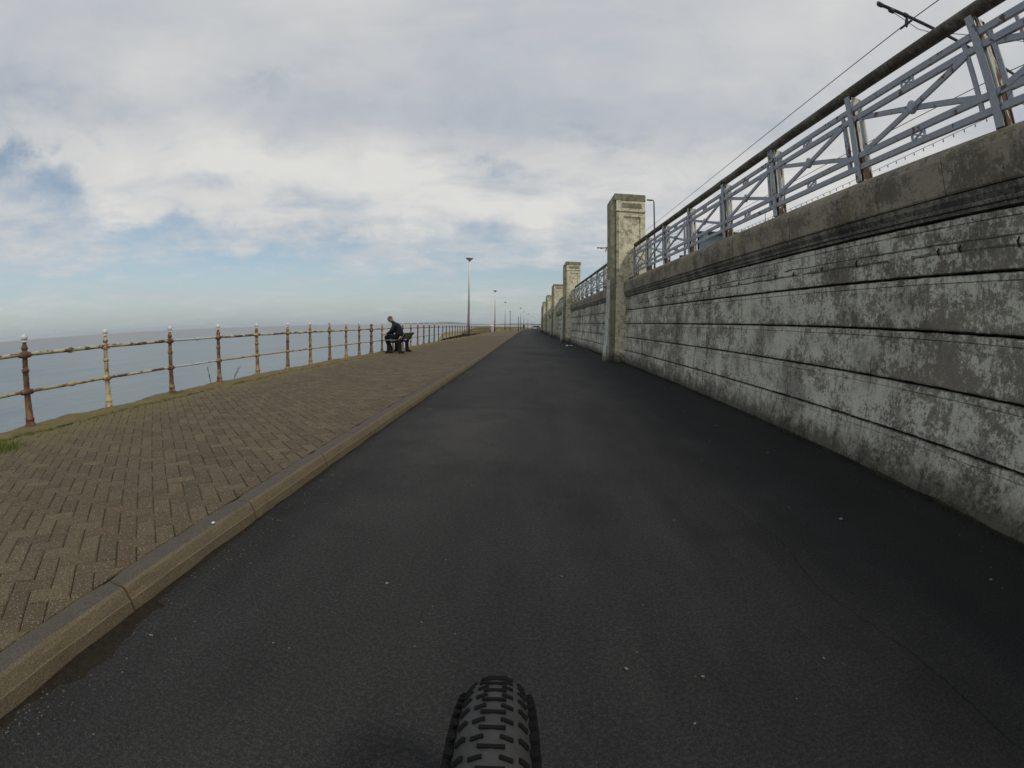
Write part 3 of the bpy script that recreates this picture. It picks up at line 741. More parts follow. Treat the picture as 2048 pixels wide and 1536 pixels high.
# ------------------------------------------------------------------ iron railing on the wall
def railing(bi, ya, yb, label):
    root = empty('railing', label, 'railing', (0, 0, 0), 0, 'iron railing runs on the wall')
    n = round((yb-ya)/1.9); L = (yb-ya)/n
    if bi == 0:
        P = [-1.78, .10, 2.00, 3.93, 5.85, 7.72, 9.62, 11.5, 13.25, 14.86]
    else: P = [ya+L*k for k in range(n+1)]
    rx = lambda y: wx(y) + .17
    # handrail
    pts = [(rx(y)+.02, y, 3.815+.006*noise.noise((y, 0, 3))) for y in [P[0]+(P[-1]-P[0])*i/40 for i in range(41)]]
    hb = MB(); hb.tube(pts, [.062+.006*noise.noise((p[1]*2.5, 4, 4)) for p in pts], 10)
    obj('handrail', hb.mesh('handrail', M['handrail'], True), root)
    det = bi < 2
    for i, y in enumerate(P):
        x = rx(y)
        mb = MB(); mb.box(x-.03, y, 3.27, .018, .085, .98, None, .003)
        if i % 3 == 1 or not det: mb.box(x-.045, y, 3.66, .02, .12, .17, None, .006)
        mb.cur = 1
        mb.box(x+.055, y+.055, 3.27, .12, .022, .975); mb.box(x+.055, y-.045, 3.27, .10, .022, .975); mb.box(x+.115, y, 3.29, .02, .13, .92)
        obj('post', mb.mesh('post', [M['rail_paint'], M['rail_white']]), root)
    for i in range(len(P)-1):
        a, b = P[i]+.045, P[i+1]-.045; xa, xb = rx(a)-.01, rx(b)-.01; c = (a+b)/2; xc = (xa+xb)/2; s = .115
        xat = lambda y: xa+(xb-xa)*(y-a)/(b-a)
        coll = MB()
        def put(name, fn, mats=M['rail_paint'], sm=False):
            if det:
                mb = MB(); fn(mb); obj(name, mb.mesh(name, mats, sm), root)
            else:
                fn(coll)
        for z in (3.595, 3.478, 3.06, 2.935):
            put('rail', lambda m, z=z: m.bar((xa, a, z), (xb, b, z), .032, .055))
        for y in (a+s, b-s):
            def st(m, y=y):
                m.box(xat(y), y, 3.265, .020, .052, .61); m.cur = 1 if det else 0; m.box(xat(y)+.032, y+.012, 3.265, .04, .012, .60); m.cur = 0
            put('stile', st, [M['rail_paint'], M['rail_white']])  # white back strip paints in the light on the stile's inner face
        p, q = a+s, b-s
        put('diagonal', lambda m: m.bar((xat(p)+.006, p, 3.08), (xat(q)+.006, q, 3.46), .022, .050))
        put('diagonal', lambda m: m.bar((xat(p)-.008, p, 3.46), (xat(q)-.008, q, 3.08), .022, .050))
        if det:
            def bs(m):
                rot = Matrix.Rotation(R(-90), 3, 'Y'); o = len(m.v)
                m.lathe([(.062, -.012), (.068, 0), (.066, .014), (.045, .026), (.0, .032)], 14)
                m.v[o:] = [tuple(rot @ Vector(v) + Vector((xc-.012, c, 3.27))) for v in m.v[o:]]
            put('boss', bs, sm=True)
        for z in (3.537, 2.998):
            def sp(m, z=z):
                h = .07 if z > 3.2 else .078
                for yy in (c-.085, c+.085): m.box(xc, yy, z, .024, .020, h)
                m.bar((xc, c-.08, z-h*.42), (xc, c+.08, z+h*.42), .016, .014); m.bar((xc+.003, c-.08, z+h*.42), (xc+.003, c+.08, z-h*.42), .016, .014)
            put('cross_spacer', sp)
        if not det: obj('panel', coll.mesh('panel', M['rail_paint']), root)
RL = ['nearest run of blue-grey iron railing with crossed bars, above the peeling wall', 'run of iron railing between the first and second pillars',
      'run of iron railing between the second and third pillars', 'run of iron railing between the third and fourth pillars', 'run of railing between the fourth and fifth pillars']
for bi in range(5):
    a = PILS[bi]+PIL_D+.5; b = PILS[bi+1]-.50
    railing(bi, a, b, RL[bi])

# ------------------------------------------------------------------ fence on the sea side
fence = empty('seafront_fence', 'rusty two-rail iron fence with silver ball finials along the pavement edge', 'fence')
FY = [1.72, 3.16, 4.60, 6.05, 7.43, 8.80, 10.10, 11.28, 12.45, 13.6, 14.65, 15.75, 16.85]
FY = [-1.0, .35] + FY
while FY[-1] < 74: FY.append(FY[-1]+(1.30 if FY[-1] < 45 else 1.9))
def post_prof(hi):
    pr = [(.072, 0), (.070, .02), (.052, .045), (.050, .075), (.056, .085), (.056, .10), (.046, .112), (.036, .36), (.040, .372), (.052, .385), (.054, .415), (.046, .43), (.034, .44)]
    z = .445
    while z < .615: pr.append((.034, z)); z += .009 if hi else .06
    pr += [(.034, .62), (.044, .628), (.046, .645), (.044, .66), (.031, .668)]
    z = .673
    while z < .775: pr.append((.0305, z)); z += .009 if hi else .05
    pr += [(.032, .78), (.048, .79), (.050, .82), (.048, .85), (.034, .86), (.030, .868), (.038, .885), (.0405, .90), (.034, .918), (.024, .94), (.021, .955)]
    return pr
def tw(t, z):
    if .445 < z < .618 or .672 < z < .778: return 1 + .20*math.cos(2*t - z*260)
    return 1.0
def post_mesh(hi, m):
    mb = MB(); mb.lathe(post_prof(hi), 14 if hi else 8, twist=tw if hi else None); 
    for z in (.400, .820):
        for sgn in (-1, 1): mb.tube([(0, 0, z), (0, sgn*.075, z)], [.036, .030], 8)
    return mb.mesh('post', m, True)
def fin_mesh(hi):
    mb = MB(); mb.lathe([(.021, .955), (.034, .962), (.036, .972), (.028, .978)] + [(.041*math.sin(a), 1.015-.041*math.cos(a)) for a in [R(35+ (145/8)*i) for i in range(8)]] + [(.006, 1.058), (.004, 1.066)], 14 if hi else 8)
    return mb.mesh('finial', M['silver'], True)
PM = {}
def pget(kind, hi):
    if (kind, hi) not in PM: PM[(kind, hi)] = post_mesh(hi, M[kind])
    return PM[(kind, hi)]
fin = {True: fin_mesh(True), False: fin_mesh(False)}
kinds = ['rust_post', 'rust_post', 'ochre_post', 'dark_rust_post', 'cream_post', 'rust_post', 'rust_post', 'ochre_post', 'ochre_post', 'ochre_post', 'rust_post', 'ochre_post', 'rust_post', 'plum_post']
for i, y in enumerate(FY):
    hi = i < 13; k = kinds[i] if i < len(kinds) else (('rust_post', 'plum_post', 'ochre_post')[(i*7) % 3] if i < 20 else 'grey_post')
    z = gz(y)+PZ+.008; rr = random.Random(i)
    p = obj('post', pget(k, hi), fence, (fx(y), y, z), ((rr.random()-.5)*.03, (rr.random()-.5)*.03, 0)); p.scale = (1.0, 1.0, 1.03)
    if i == 3: p.scale = (1.22, 1.22, 1.03)
    if y > 26: p.scale = (.75, .75, 1.0)
    if i == 13: p.scale = (1.35, 1.35, .98)
    f = obj('finial', fin[hi], p)
    if i == 13: f.data = fin[False].copy(); f.data.materials[0] = M['plum_post']
for i in range(len(FY)-1):
    a, b = FY[i], FY[i+1]
    for h, r, nm in ((.848, .0235, 'top_rail'), (.413, .0195, 'lower_rail')):
        if i in (5,): mk, r2 = 'pipe_white', r*.75
        elif nm == 'lower_rail': mk, r2 = (['pipe_rust', 'pipe_cream', 'pipe_cream', 'pipe_cream'][i % 4], r*.9) if i != 3 and i != 4 else (('pipe_cream' if i == 3 else 'pipe_rust'), r)
        else: mk, r2 = ('pipe_rust', r)
        n = 14 if i < 12 else 3
        pts = [Vector((fx(a)+(fx(b)-fx(a))*t, a+(b-a)*t, gz(a)+PZ+.012+h-(.006 if i < 12 else 0)*math.sin(math.pi*t))) for t in [q/(n-1) for q in range(n)]]
        rad = [r2*(1+.10*noise.noise((p.y*9, h*5, 1))) for p in pts]
        mb = MB(); mb.tube(pts, rad, 8 if i < 12 else 5)
        if i in (3, 5, 8) :   # pipe coupling half-way
            c = pts[n//2]; d = (pts[n//2+1]-c).normalized(); mb.tube([c-d*.05, c-d*.03, c+d*.03, c+d*.05], [r2*1.1, r2*1.5, r2*1.5, r2*1.1], 8)
        obj(nm, mb.mesh(nm, M[mk], True), fence)

# ------------------------------------------------------------------ promenade lamps (saucer heads)
def make_lamp(h=7.0, hi=True):
    root = empty('street_lamp', 'x', 'street lamp', (0, 0, 0), 0, 'tall saucer-headed lamps along the promenade')
    mb = MB(); mb.lathe([(.10, 0), (.10, 2.05), (.088, 2.06)], 12); obj('base', mb.mesh('base', M['lamp_base'], True), root)
    mb = MB(); mb.lathe([(.092, 2.055), (.080, h-.45), (.060, h-.42)], 12); obj('pole', mb.mesh('pole', M['lamp_grey'], True), root)
    mb = MB(); mb.lathe([(.05, h-.44), (.07, h-.40), (.10, h-.33), (.30, h-.17), (.325, h-.13), (.325, h-.10)], 18); obj('bowl', mb.mesh('bowl', M['lamp_head'], True), root)
    mb = MB(); mb.lathe([(.33, h-.098), (.34, h-.075), (.20, h-.01), (.02, h)], 18); obj('lid', mb.mesh('lid', M['lamp_grey'], True), root)
    return root
lp = make_lamp()
LY = [(41, -5.45, 'tall silver lamp post with saucer head, nearest one, mauve lower pole'), (78.6, -6.05, 'second lamp post, rising beside the white bin'),
      (115, -6.35, 'third lamp post from the camera, set in the fence line'), (149, -3.35, 'fourth saucer lamp, beside the far walker'), (188, -2.95, 'fifth saucer lamp, just right of the far walker'),
      (226, -1.65, 'sixth saucer lamp, small against the far haze'), (268, .45, 'seventh saucer lamp, tiny over the far bend'), (300, 1.95, 'eighth saucer lamp, tiniest, close to the pillars')]
for i, (y, x, lab) in enumerate(LY):
    o = lp if i == 0 else copy_tree(lp)
    o.location = (x, y, gz(y)+PZ - (.02 if i == 0 else 0)); o['label'] = lab
    if i > 2: o.scale = (1.3, 1.3, 1.0)
# two plain dark poles between them
for x, y, h, lab in ((-4.45, 100, 4.0, 'short dark pole with a small box on top, between saucer lamps'), (-2.6, 96, 2.9, 'thin dark sign pole at the kerb before the walker')):
    root = empty('post_pole', lab, 'pole', (x, y, gz(y)+PZ), 0); root.name = 'dark_pole'
    mb = MB(); mb.lathe([(.07, 0), (.05, h)], 8); obj('pole', mb.mesh('pole', M['dark_metal'], True), root)
    mb = MB(); mb.box(0, 0, h+.06, .22, .12, .14 if h > 3.5 else .02, None, .008); obj('cap', mb.mesh('cap', M['dark_metal']), root)

# white litter bin beside the second lamp
bn = empty('litter_bin', 'white round bin beside the second lamp post', 'bin', (-6.35, 76, gz(76)+PZ))
mb = MB(); mb.lathe([(.33, 0), (.36, .05), (.38, .95), (.40, 1.0)], 16); obj('body', mb.mesh('body', M['white_paint'], True), bn)
mb = MB(); mb.lathe([(.41, 1.002), (.36, 1.09), (.18, 1.15), (.02, 1.16)], 16); obj('lid', mb.mesh('lid', M['lamp_grey'], True), bn)

# ------------------------------------------------------------------ bench
BX, BY = -4.72, 16.62
bench = empty('bench', 'dark slatted bench with a seated person, facing the sea', 'bench', (BX, BY, PZ+.005), 0)
def bench_end(y):
    mb = MB(); t = .085
    P = lambda pts: mb.add([(x, y-t/2, z) for x, z in pts] + [(x, y+t/2, z) for x, z in pts],
                           [tuple(range(len(pts)))[::-1], tuple(range(len(pts), 2*len(pts)))] + [(i, (i+1) % len(pts), len(pts)+(i+1) % len(pts), len(pts)+i) for i in range(len(pts))])
    P([(-.36, 0), (-.20, 0), (-.17, .07), (-.22, .30), (-.22, .36), (-.33, .36), (-.33, .10)])          # front leg
    P([(.10, 0), (.30, 0), (.30, .05), (.20, .09), (.19, .36), (.07, .36), (.08, .10)])                   # rear leg
    P([(-.34, .362), (.21, .362), (.21, .44), (-.34, .42)])                                              # seat bearer
    P([(.12, .442), (.22, .442), (.36, .66), (.33, .72), (.25, .70)])                                      # back upright
    return obj('end_frame', mb.mesh('end_frame', M['bench_iron']), bench)
for y in (-.52, .48): bench_end(y)
for i, x in enumerate((-.30, -.16, -.02)):
    mb = MB(); mb.box(x, 0, .462, .115, 1.36, .036, None, .006); obj('seat_slat', mb.mesh('seat_slat', M['wood']), bench)
for i, (x, z) in enumerate(((.255, .545), (.335, .665))):
    mb = MB(); mb.box(x, 0, z, .034, 1.36, .118, Matrix.Rotation(R(28), 3, 'Y'), .006); obj('back_slat', mb.mesh('back_slat', M['wood']), bench)

# ------------------------------------------------------------------ seated person (skin-grown body)
def skin_obj(name, verts, edges, rad, m, parent=None, sub=2):
    me = bpy.data.meshes.new(name); me.from_pydata(verts, edges, []); me.materials.append(m)
    o = bpy.data.objects.new(name, me); C.objects.link(o)
    if parent: o.parent = parent
    sk = o.modifiers.new('skin', 'SKIN'); sk.use_smooth_shade = True
    if not me.skin_vertices: me.attributes  # layer is made by the modifier
    lay = me.skin_vertices[0].data if len(me.skin_vertices) else None
    if lay is None:
        import bmesh
        bm = bmesh.new(); bm.from_mesh(me); bm.verts.layers.skin.verify(); bm.to_mesh(me); bm.free(); lay = me.skin_vertices[0].data
    for i, r in enumerate(rad): lay[i].radius = r if isinstance(r, tuple) else (r, r); lay[i].use_root = (i == 0)
    ss = o.modifiers.new('sub', 'SUBSURF'); ss.levels = sub; ss.render_levels = sub
    return o
PX, PY = BX+.0, BY-.30
person = empty('person', 'person in a black jacket hunched forward on the bench, looking out to sea', 'person', (PX, PY, PZ+.005))
# faces -X; y is across the body
Z = .50
V = [(.05, 0, Z+.10), (.04, 0, Z+.26), (-.02, 0, Z+.41), (-.10, 0, Z+.51), (-.165, 0, Z+.575), (-.205, 0, Z+.62),     # spine to neck
     (-.03, -.10, Z+.075), (-.42, -.13, Z+.085), (-.31, -.14, .30), (-.21, -.14, .09), (-.32, -.15, .045),             # near leg
     (-.03, .10, Z+.075), (-.44, .14, Z+.080), (-.35, .15, .30), (-.26, .15, .09), (-.38, .16, .045)]
Ed = [(0, 1), (1, 2), (2, 3), (3, 4), (4, 5), (0, 6), (6, 7), (7, 8), (8, 9), (9, 10), (0, 11), (11, 12), (12, 13), (13, 14), (14, 15)]
Rd = [(.15, .14), (.145, .125), (.165, .125), (.14, .10), (.07, .07), (.052, .055), (.105, .10), (.078, .078), (.060, .060), (.045, .045), (.045, .035),
      (.105, .10), (.078, .078), (.060, .060), (.045, .045), (.045, .035)]
body = skin_obj('body', V, Ed, Rd, M['trousers'], person)
# jacket with sleeves over the torso
Vj = [(.06, 0, Z+.08), (.07, 0, Z+.24), (.01, 0, Z+.40), (-.08, 0, Z+.505), (-.15, 0, Z+.565),
      (-.09, -.19, Z+.47), (-.14, -.25, Z+.32), (-.22, -.235, Z+.23), (-.37, -.12, Z+.175),
      (-.09, .19, Z+.47), (-.14, .25, Z+.32), (-.22, .235, Z+.23), (-.37, .10, Z+.185)]
Ej = [(0, 1), (1, 2), (2, 3), (3, 4), (3, 5), (5, 6), (6, 7), (7, 8), (3, 9), (9, 10), (10, 11), (11, 12)]
Rj = [(.175, .165), (.165, .15), (.185, .15), (.155, .125), (.075, .08), (.080, .080), (.065, .065), (.058, .058), (.045, .045), (.080, .080), (.065, .065), (.058, .058), (.045, .045)]
skin_obj('jacket', Vj, Ej, Rj, M['jacket'], person)
def hand(y, z, sgn):
    x = -.385
    Vh = [(x, y, z), (x-.055, y, z-.005)]; Eh = [(0, 1)]; Rh = [(.026, .020), (.032, .016)]
    for k, (dy, ln) in enumerate(((-.026, .062), (-.009, .070), (.009, .066), (.026, .052))):
        b = len(Vh); Vh += [(x-.075, y+dy, z-.008), (x-.075-ln*.5, y+dy, z-.020), (x-.075-ln*.8, y+dy*.9, z-.045)]
        Eh += [(1, b), (b, b+1), (b+1, b+2)]; Rh += [.0095, .0088, .0075]
    b = len(Vh); Vh += [(x-.02, y-sgn*.030, z+.005), (x-.06, y-sgn*.048, z-.004), (x-.085, y-sgn*.046, z-.012)]; Eh += [(0, b), (b, b+1), (b+1, b+2)]; Rh += [.012, .010, .0085]
    return skin_obj('hand', Vh, Eh, Rh, M['skin'], person, 1)
hand(-.10, Z+.165, -1); hand(.085, Z+.175, 1)
# head
def head():
    mb = MB(); rings = []; n = 20; hc = Vector((-.275, 0, Z+.685))
    prof = [(-.120, .030, .0), (-.105, .052, -.012), (-.080, .066, -.010), (-.045, .074, -.004), (0, .079, 0), (.040, .080, .004), (.075, .071, .006), (.100, .050, .006), (.116, .024, .006), (.121, .003, .006)]
    for z, r, off in prof:
        ring = []
        for k in range(n):
            t = 2*math.pi*k/n; cx, cyy = math.cos(t), math.sin(t)
            rx_ = r*1.18; x = -cx*rx_ - off*1.5; yv = cyy*r
            if cx > .93 and -.045 < z < .01: x -= .022*(1-abs(z+.028)/.04 if abs(z+.028) < .04 else 0)   # nose
            if cx > .8 and abs(abs(yv)-.025) < .018 and abs(z-.005) < .02: x += .008                      # eye sockets
            ring.append(Vector((x, yv, z)))
        rings.append(ring)
    rot = Matrix.Rotation(R(-32), 3, 'Y')
    vs = [rot @ v + hc for r in rings for v in r]
    fs = [(i*n+k, i*n+(k+1) % n, (i+1)*n+(k+1) % n, (i+1)*n+k) for i in range(len(rings)-1) for k in range(n)] + [tuple(range(n))]
    mb.add(vs, fs)
    o = obj('head', mb.mesh('head', M['skin'], True), person); s = o.modifiers.new('sub', 'SUBSURF'); s.levels = 1; s.render_levels = 1
    def piece(name, m, c, sc, par):
        q = MB(); q.lathe([(math.sin(R(a))*1.0, -math.cos(R(a))) for a in range(10, 180, 20)], 10)
        q.v = [tuple(rot @ Vector((v[0]*sc[0]+c[0], v[1]*sc[1]+c[1], v[2]*sc[2]+c[2])) + hc) for v in q.v]
        return obj(name, q.mesh(name, m, True), par)
    for s in (-1, 1):
        piece('ear', M['skin'], (.008, s*.082, -.012), (.018, .008, .030), o)
        piece('eye', M['white_paint'], (-.086, s*.026, .006), (.009, .012, .009), o)
    piece('mouth', M['hair'], (-.090, 0, -.068), (.006, .022, .004), o)
    q = MB(); rows = []
    for i in range(9):
        ph = R(4 + i*11.5); row = []
        for k in range(n+1):
            t = 2*math.pi*k/n; back = (1-math.cos(t))/2; lim = 1.0 if back > .35 else .55
            a = ph*lim
            x = -math.cos(t)*math.sin(a)*.104+.008; yv = math.sin(t)*math.sin(a)*.088; z = math.cos(a)*.108+.022
            row.append(tuple(rot @ Vector((x, yv, z)) + hc))
        rows.append(row)
    q.grid(rows); obj('hair', q.mesh('hair', M['hair'], True), o)
head()
for y, x in ((-.14, -.20), (.15, -.26)):
    mb = MB(); mb.box(x-.075, y, .035, .27, .095, .07, None, .025); mb.box(x-.01, y, .085, .11, .085, .06, None, .02)
    obj('shoe', mb.mesh('shoe', M['shoe'], True), person)

# distant walker
wk = empty('person', 'distant walker in dark clothes on the pavement under the fourth lamp', 'person', (-2.75, 157, gz(157)+PZ))
wk.location.x = kx(157) - .35
Vw = [(0, 0, .95), (0, 0, 1.15), (0, 0, 1.42), (0, 0, 1.52), (0, 0, 1.66), (.09, .10, .50), (.09, .22, .08), (.10, .06, .04), (-.09, -.08, .50), (-.09, -.25, .10), (-.09, -.12, .05),
      (.22, 0, 1.38), (.26, -.05, 1.1), (.25, .08, .85), (-.22, 0, 1.38), (-.26, .05, 1.1), (-.25, .18, .88)]
Ew = [(0, 1), (1, 2), (2, 3), (3, 4), (0, 5), (5, 6), (6, 7), (0, 8), (8, 9), (9, 10), (2, 11), (11, 12), (12, 13), (2, 14), (14, 15), (15, 16)]
skin_obj('body', Vw, Ew, [.17, .16, .18, .06, .10, .10, .06, .04, .10, .06, .04, .08, .06, .04, .08, .06, .04], M['trousers'], wk, 1)

# ------------------------------------------------------------------ parked car by the wall, far
car = empty('parked_car', 'silver parked car at the far foot of the wall', 'car', (1.75, 150, gz(150)), R(-18))
def prism(mb, pts, w0, w1=None):
    """side outline (y,z) extruded across x"""
    n = len(pts); w1 = w1 or [w0]*n
    mb.add([(-w1[i], p[0], p[1]) for i, p in enumerate(pts)] + [(w1[i], p[0], p[1]) for i, p in enumerate(pts)],
           [tuple(range(n)), tuple(range(2*n-1, n-1, -1))] + [(i, (i+1) % n, n+(i+1) % n, n+i) for i in range(n)])
mb = MB(); prism(mb, [(-2.05, .25), (-2.12, .55), (-2.05, .88), (-1.5, .95), (1.0, .92), (1.95, .78), (2.1, .5), (2.05, .25)], .86); obj('body', mb.mesh('body', M['car']), car)
mb = MB(); prism(mb, [(-1.95, .93), (-1.55, 1.36), (-.4, 1.44), (.35, 1.36), (1.05, .925)], .8, [.80, .66, .64, .66, .80]); obj('cabin', mb.mesh('cabin', M['glass']), car)
mb = MB(); prism(mb, [(-1.5, 1.375), (-1.4, 1.43), (-.4, 1.47), (.3, 1.40), (.35, 1.375)], .62); obj('roof', mb.mesh('roof', M['car']), car)
wme = None
for sx in (-1, 1):
    for yy in (-1.3, 1.3):
        mb = MB(); mb.tube([(-.1, 0, 0), (.1, 0, 0)], .31, 16)
        w = obj('wheel', mb.mesh('wheel', M['rubber'], True), car, (sx*.80, yy, .31))
        mb = MB(); mb.tube([(-.11, 0, 0), (.11, 0, 0)], .19, 12); obj('rim', mb.mesh('rim', M['alloy']), w)
    mb = MB(); mb.box(sx*.7, -2.09, .72, .26, .06, .16, None, .01); obj('tail_lamp', mb.mesh('tail_lamp', M['tail']), car)
mb = MB(); mb.box(0, -2.12, .52, .52, .03, .11, None, .005); obj('number_plate', mb.mesh('number_plate', M['white_paint']), car)

# ------------------------------------------------------------------ tramway masts, arms and wires beyond the railing
def mast(y, label, xm=14.2, z_arm=8.32, tip=7.15):
    root = empty('tram_mast', label, 'mast', (0, y, 0), 0, 'overhead line masts beyond the wall')
    mb = MB(); mb.lathe([(.14, UZ), (.11, 9.6), (.10, 11.6)], 12, (xm, 0, 0)); obj('pole', mb.mesh('pole', M['purple_pole'], True), root)
    mb = MB(); mb.tube([(tip, 0, z_arm), (xm, 0, z_arm+.30)], .046, 8); obj('bracket_arm', mb.mesh('bracket_arm', M['dark_metal'], True), root)
    for x, zo in ((tip+.02, .0), (tip+.34, -.03), (tip+.82, .04), (tip+1.85, -.03)):
        mb = MB(); mb.tube([(x-.07, 0, z_arm+zo), (x-.05, 0, z_arm+zo), (x+.05, 0, z_arm+zo), (x+.07, 0, z_arm+zo)], [.04, .066, .066, .04], 8)
        obj('insulator', mb.mesh('insulator', M['dark_metal'], True), root)
    mb = MB(); mb.tube([(tip+.35, 0, z_arm-.06), (tip+1.1, 0, z_arm-.22), (tip+1.9, 0, z_arm-.04)], .010, 5); mb.tube([(xm, 0, 10.4), (tip+2.0, 0, z_arm+.06)], .012, 5)
    obj('stay_wire', mb.mesh('stay_wire', M['wire']), root)
    mb = MB(); mb.tube([(tip+.82, 0, z_arm-.03), (tip+.80, .05, z_arm-.17), (tip+.72, .02, z_arm-.30)], [.035, .05, .03], 7); mb.tube([(tip+.70, -.22, z_arm-.27), (tip+.70, .22, z_arm-.27)], .028, 6)
    obj('wire_clamp', mb.mesh('wire_clamp', M['dark_metal']), root)
mast(6.5, 'tram line mast nearest the camera, bracket arm reaching over the railing')
mast(42.5, 'second tram line mast, arm tip showing left of the big pillar', z_arm=8.32, tip=5.9)
mast(78.5, 'third tram line mast, hidden beyond the big pillar')
mast(-29, 'tram line mast behind the camera')
def wire(name, pts, label, cat, r=.008, group='overhead tram wires'):
    mb = MB(); mb.tube(pts, r, 5); o = tag(obj(name, mb.mesh(name, M['wire'])), label, cat, group); return o
def sag(x, z, y0, y1, s=.12, n=10): return [(x, y0+(y1-y0)*i/n, z-s*4*(i/n)*(1-i/n)) for i in range(n+1)]
wire('contact_wire', sag(7.85, 8.07, -29, 6.5)[:-1] + sag(7.85, 8.07, 6.5, 42.5)[:-1] + sag(7.85, 8.07, 42.5, 78.5), 'dark contact wire climbing over the railing, clear against the sky', 'wire', .011)
wire('contact_wire', sag(11.4, 8.07, -29, 6.5)[:-1] + sag(11.4, 8.07, 6.5, 42.5)[:-1] + sag(11.4, 8.07, 42.5, 78.5), 'second contact wire, seen only through the railing bars', 'wire', .012)
fes = sag(13.9, 8.55, -29, 6.5, .5)[:-1] + sag(13.9, 8.55, 6.5, 42.5, .5, 24)
fw = empty('festoon_string', 'string of small unlit bulbs seen through the railing', 'festoon lights')
mb = MB(); mb.tube(fes, .010, 5); obj('cable', mb.mesh('cable', M['wire']), fw)
bl = MB(); bl.lathe([(.012, .02), (.02, 0), (.030, -.05), (.022, -.09), (.004, -.105)], 8); blm = bl.mesh('bulb', M['bulb'], True)
for i in range(70):
    y = -1.0+i*.55; t = (y-6.5)/36 if y > 6.5 else (y+29)/35.5; z = 8.55-.5*4*t*(1-t)
    obj('bulb', blm, fw, (13.9, y, z-.02))

# upper street lamp behind the wall, right of the big pillar
sl = empty('road_lamp', 'slim street lamp with a flat head beyond the wall, right of the big pillar', 'street lamp', (11.1, 42, UZ+.28))
mb = MB(); mb.lathe([(.11, 0), (.06, 10.0)], 10); obj('pole', mb.mesh('pole', M['dark_metal'], True), sl)
mb = MB(); mb.tube([(0, 0, 10.0), (-.05, 0, 10.12), (-.25, 0, 10.15)], .045, 8); obj('arm', mb.mesh('arm', M['dark_metal'], True), sl)
mb = MB(); mb.box(-.40, 0, 10.13, .55, .22, .10, None, .03); obj('lamp_head', mb.mesh('lamp_head', M['dark_metal']), sl)

# ------------------------------------------------------------------ building beyond the upper road
def building():
    root = empty('building', 'low blue-grey flat-roofed building seen through the railing', 'building', (16.95, 46, 0), R(-20))
    def blk(name, x0, x1, y0, y1, z0, z1, m, par=None):
        mb = MB(); mb.box((x0+x1)/2, (y0+y1)/2, (z0+z1)/2, x1-x0, y1-y0, z1-z0, None, .01); return obj(name, mb.mesh(name, m), par or root)
    blk('wall', 0, 30, 0, 14, UZ, 11.0, M['bldg'])
    blk('roof', -.2, 30.2, -.25, 14.2, 11.003, 11.3, M['bldg_roof'])
    blk('wing_wall', -1.9, -.003, .6, 10, UZ, 8.55, M['bldg'])
    blk('wing_roof', -2.1, -.203, .4, 10.2, 8.553, 8.85, M['bldg_roof'])
    for i in range(10):
        for z in (4.6, 8.9):
            x = 1.6+i*2.6
            f = blk('window', x-.7, x+.7, -.05, .03, z-.75, z+.75, M['bldg_white'])
            blk('pane', x-.6, x+.6, -.08, -.052, z-.65, z+.65, M['window'], f)
    blk('vent', 4.6, 5.3, 2, 3, 11.303, 12.1, M['bldg_white'])
    mb = MB(); mb.lathe([(.05, 0), (.03, 3.2)], 8, (7.3, 2, 11.3)); obj('aerial', mb.mesh('aerial', M['dark_metal']), root)
building()

# ------------------------------------------------------------------ front wheel of the bicycle
WR = .372; WCY, WCX = .297, -.027
bike = empty('bicycle', 'knobbly black front tyre of the bicycle at the bottom edge', 'bicycle', (WCX, WCY, WR+.004), R(2.0))
TR = .044; RC = WR-.050
def torus(R0, r, n, m, flat=1.0):
    rows = []
    for i in range(n+1):
        a = 2*math.pi*i/n; rows.append([(math.cos(2*math.pi*j/m)*r, math.cos(a)*(R0+math.sin(2*math.pi*j/m)*r*flat), math.sin(a)*(R0+math.sin(2*math.pi*j/m)*r*flat)) for j in range(m+1)])
    return rows
mb = MB(); mb.grid(torus(RC, TR, 120, 24)); tyre = obj('tyre', mb.mesh('tyre', M['rubber'], True), bike)
blk = MB(); NB = 72
for i in range(NB):
    rowoff = 2*math.pi*i/NB; half = math.pi/NB
    # rows alternate: one wide centre bar, then a pair, with shoulder and side knobs between
    items = [(0, .029, .0055, 0), (-.36, .0145, .0060, half), (.36, .0145, .0060, half), (-.86, .0145, .0075, half*.8), (.86, .0145, .0075, half*.8), (-1.34, .013, .013, half), (1.34, .013, .013, half), (-1.40, .010, .009, 0), (1.40, .010, .009, 0)]
    for ph, w, l, off in items:
        a = rowoff+off; rr = TR+.0035
        cdir = Vector((0, math.cos(a), math.sin(a))); tang = Vector((0, -math.sin(a), math.cos(a)))
        nrm = Vector((math.sin(ph), 0, 0)) + cdir*math.cos(ph); side = Vector((math.cos(ph), 0, 0)) - cdir*math.sin(ph)
        skew = (.16 if ph > 0 else -.16) if abs(ph) > .1 else 0
        t2 = (tang + side*0).normalized(); s2 = (side + tang*skew).normalized()
        c = cdir*RC + nrm*(rr-.003 if abs(ph) < 1 else rr-.001)
        m3 = Matrix((s2, t2, nrm)).transposed()
        blk.box(c.x, c.y, c.z, w, l, .0055 if abs(ph) < 1 else .014, m3, .0015)
tag(obj('tread', blk.mesh('tread', M['rubber_block']), tyre), kind='stuff')
mb = MB(); mb.grid(torus(RC-.052, .014, 72, 10)); obj('rim', mb.mesh('rim', M['alloy'], True), bike)
mb = MB(); mb.tube([(-.055, 0, 0), (.055, 0, 0)], .018, 12); hub = obj('hub', mb.mesh('hub', M['alloy'], True), bike)
for i in range(24):
    a = 2*math.pi*i/24; s = 1 if i % 2 else -1
    mb = MB(); mb.tube([(s*.04, math.cos(a+.4*s)*.02, math.sin(a+.4*s)*.02), (0, math.cos(a)*(RC-.06), math.sin(a)*(RC-.06))], .0011, 4); obj('spoke', mb.mesh('spoke', M['steel']), bike)
mb = MB()
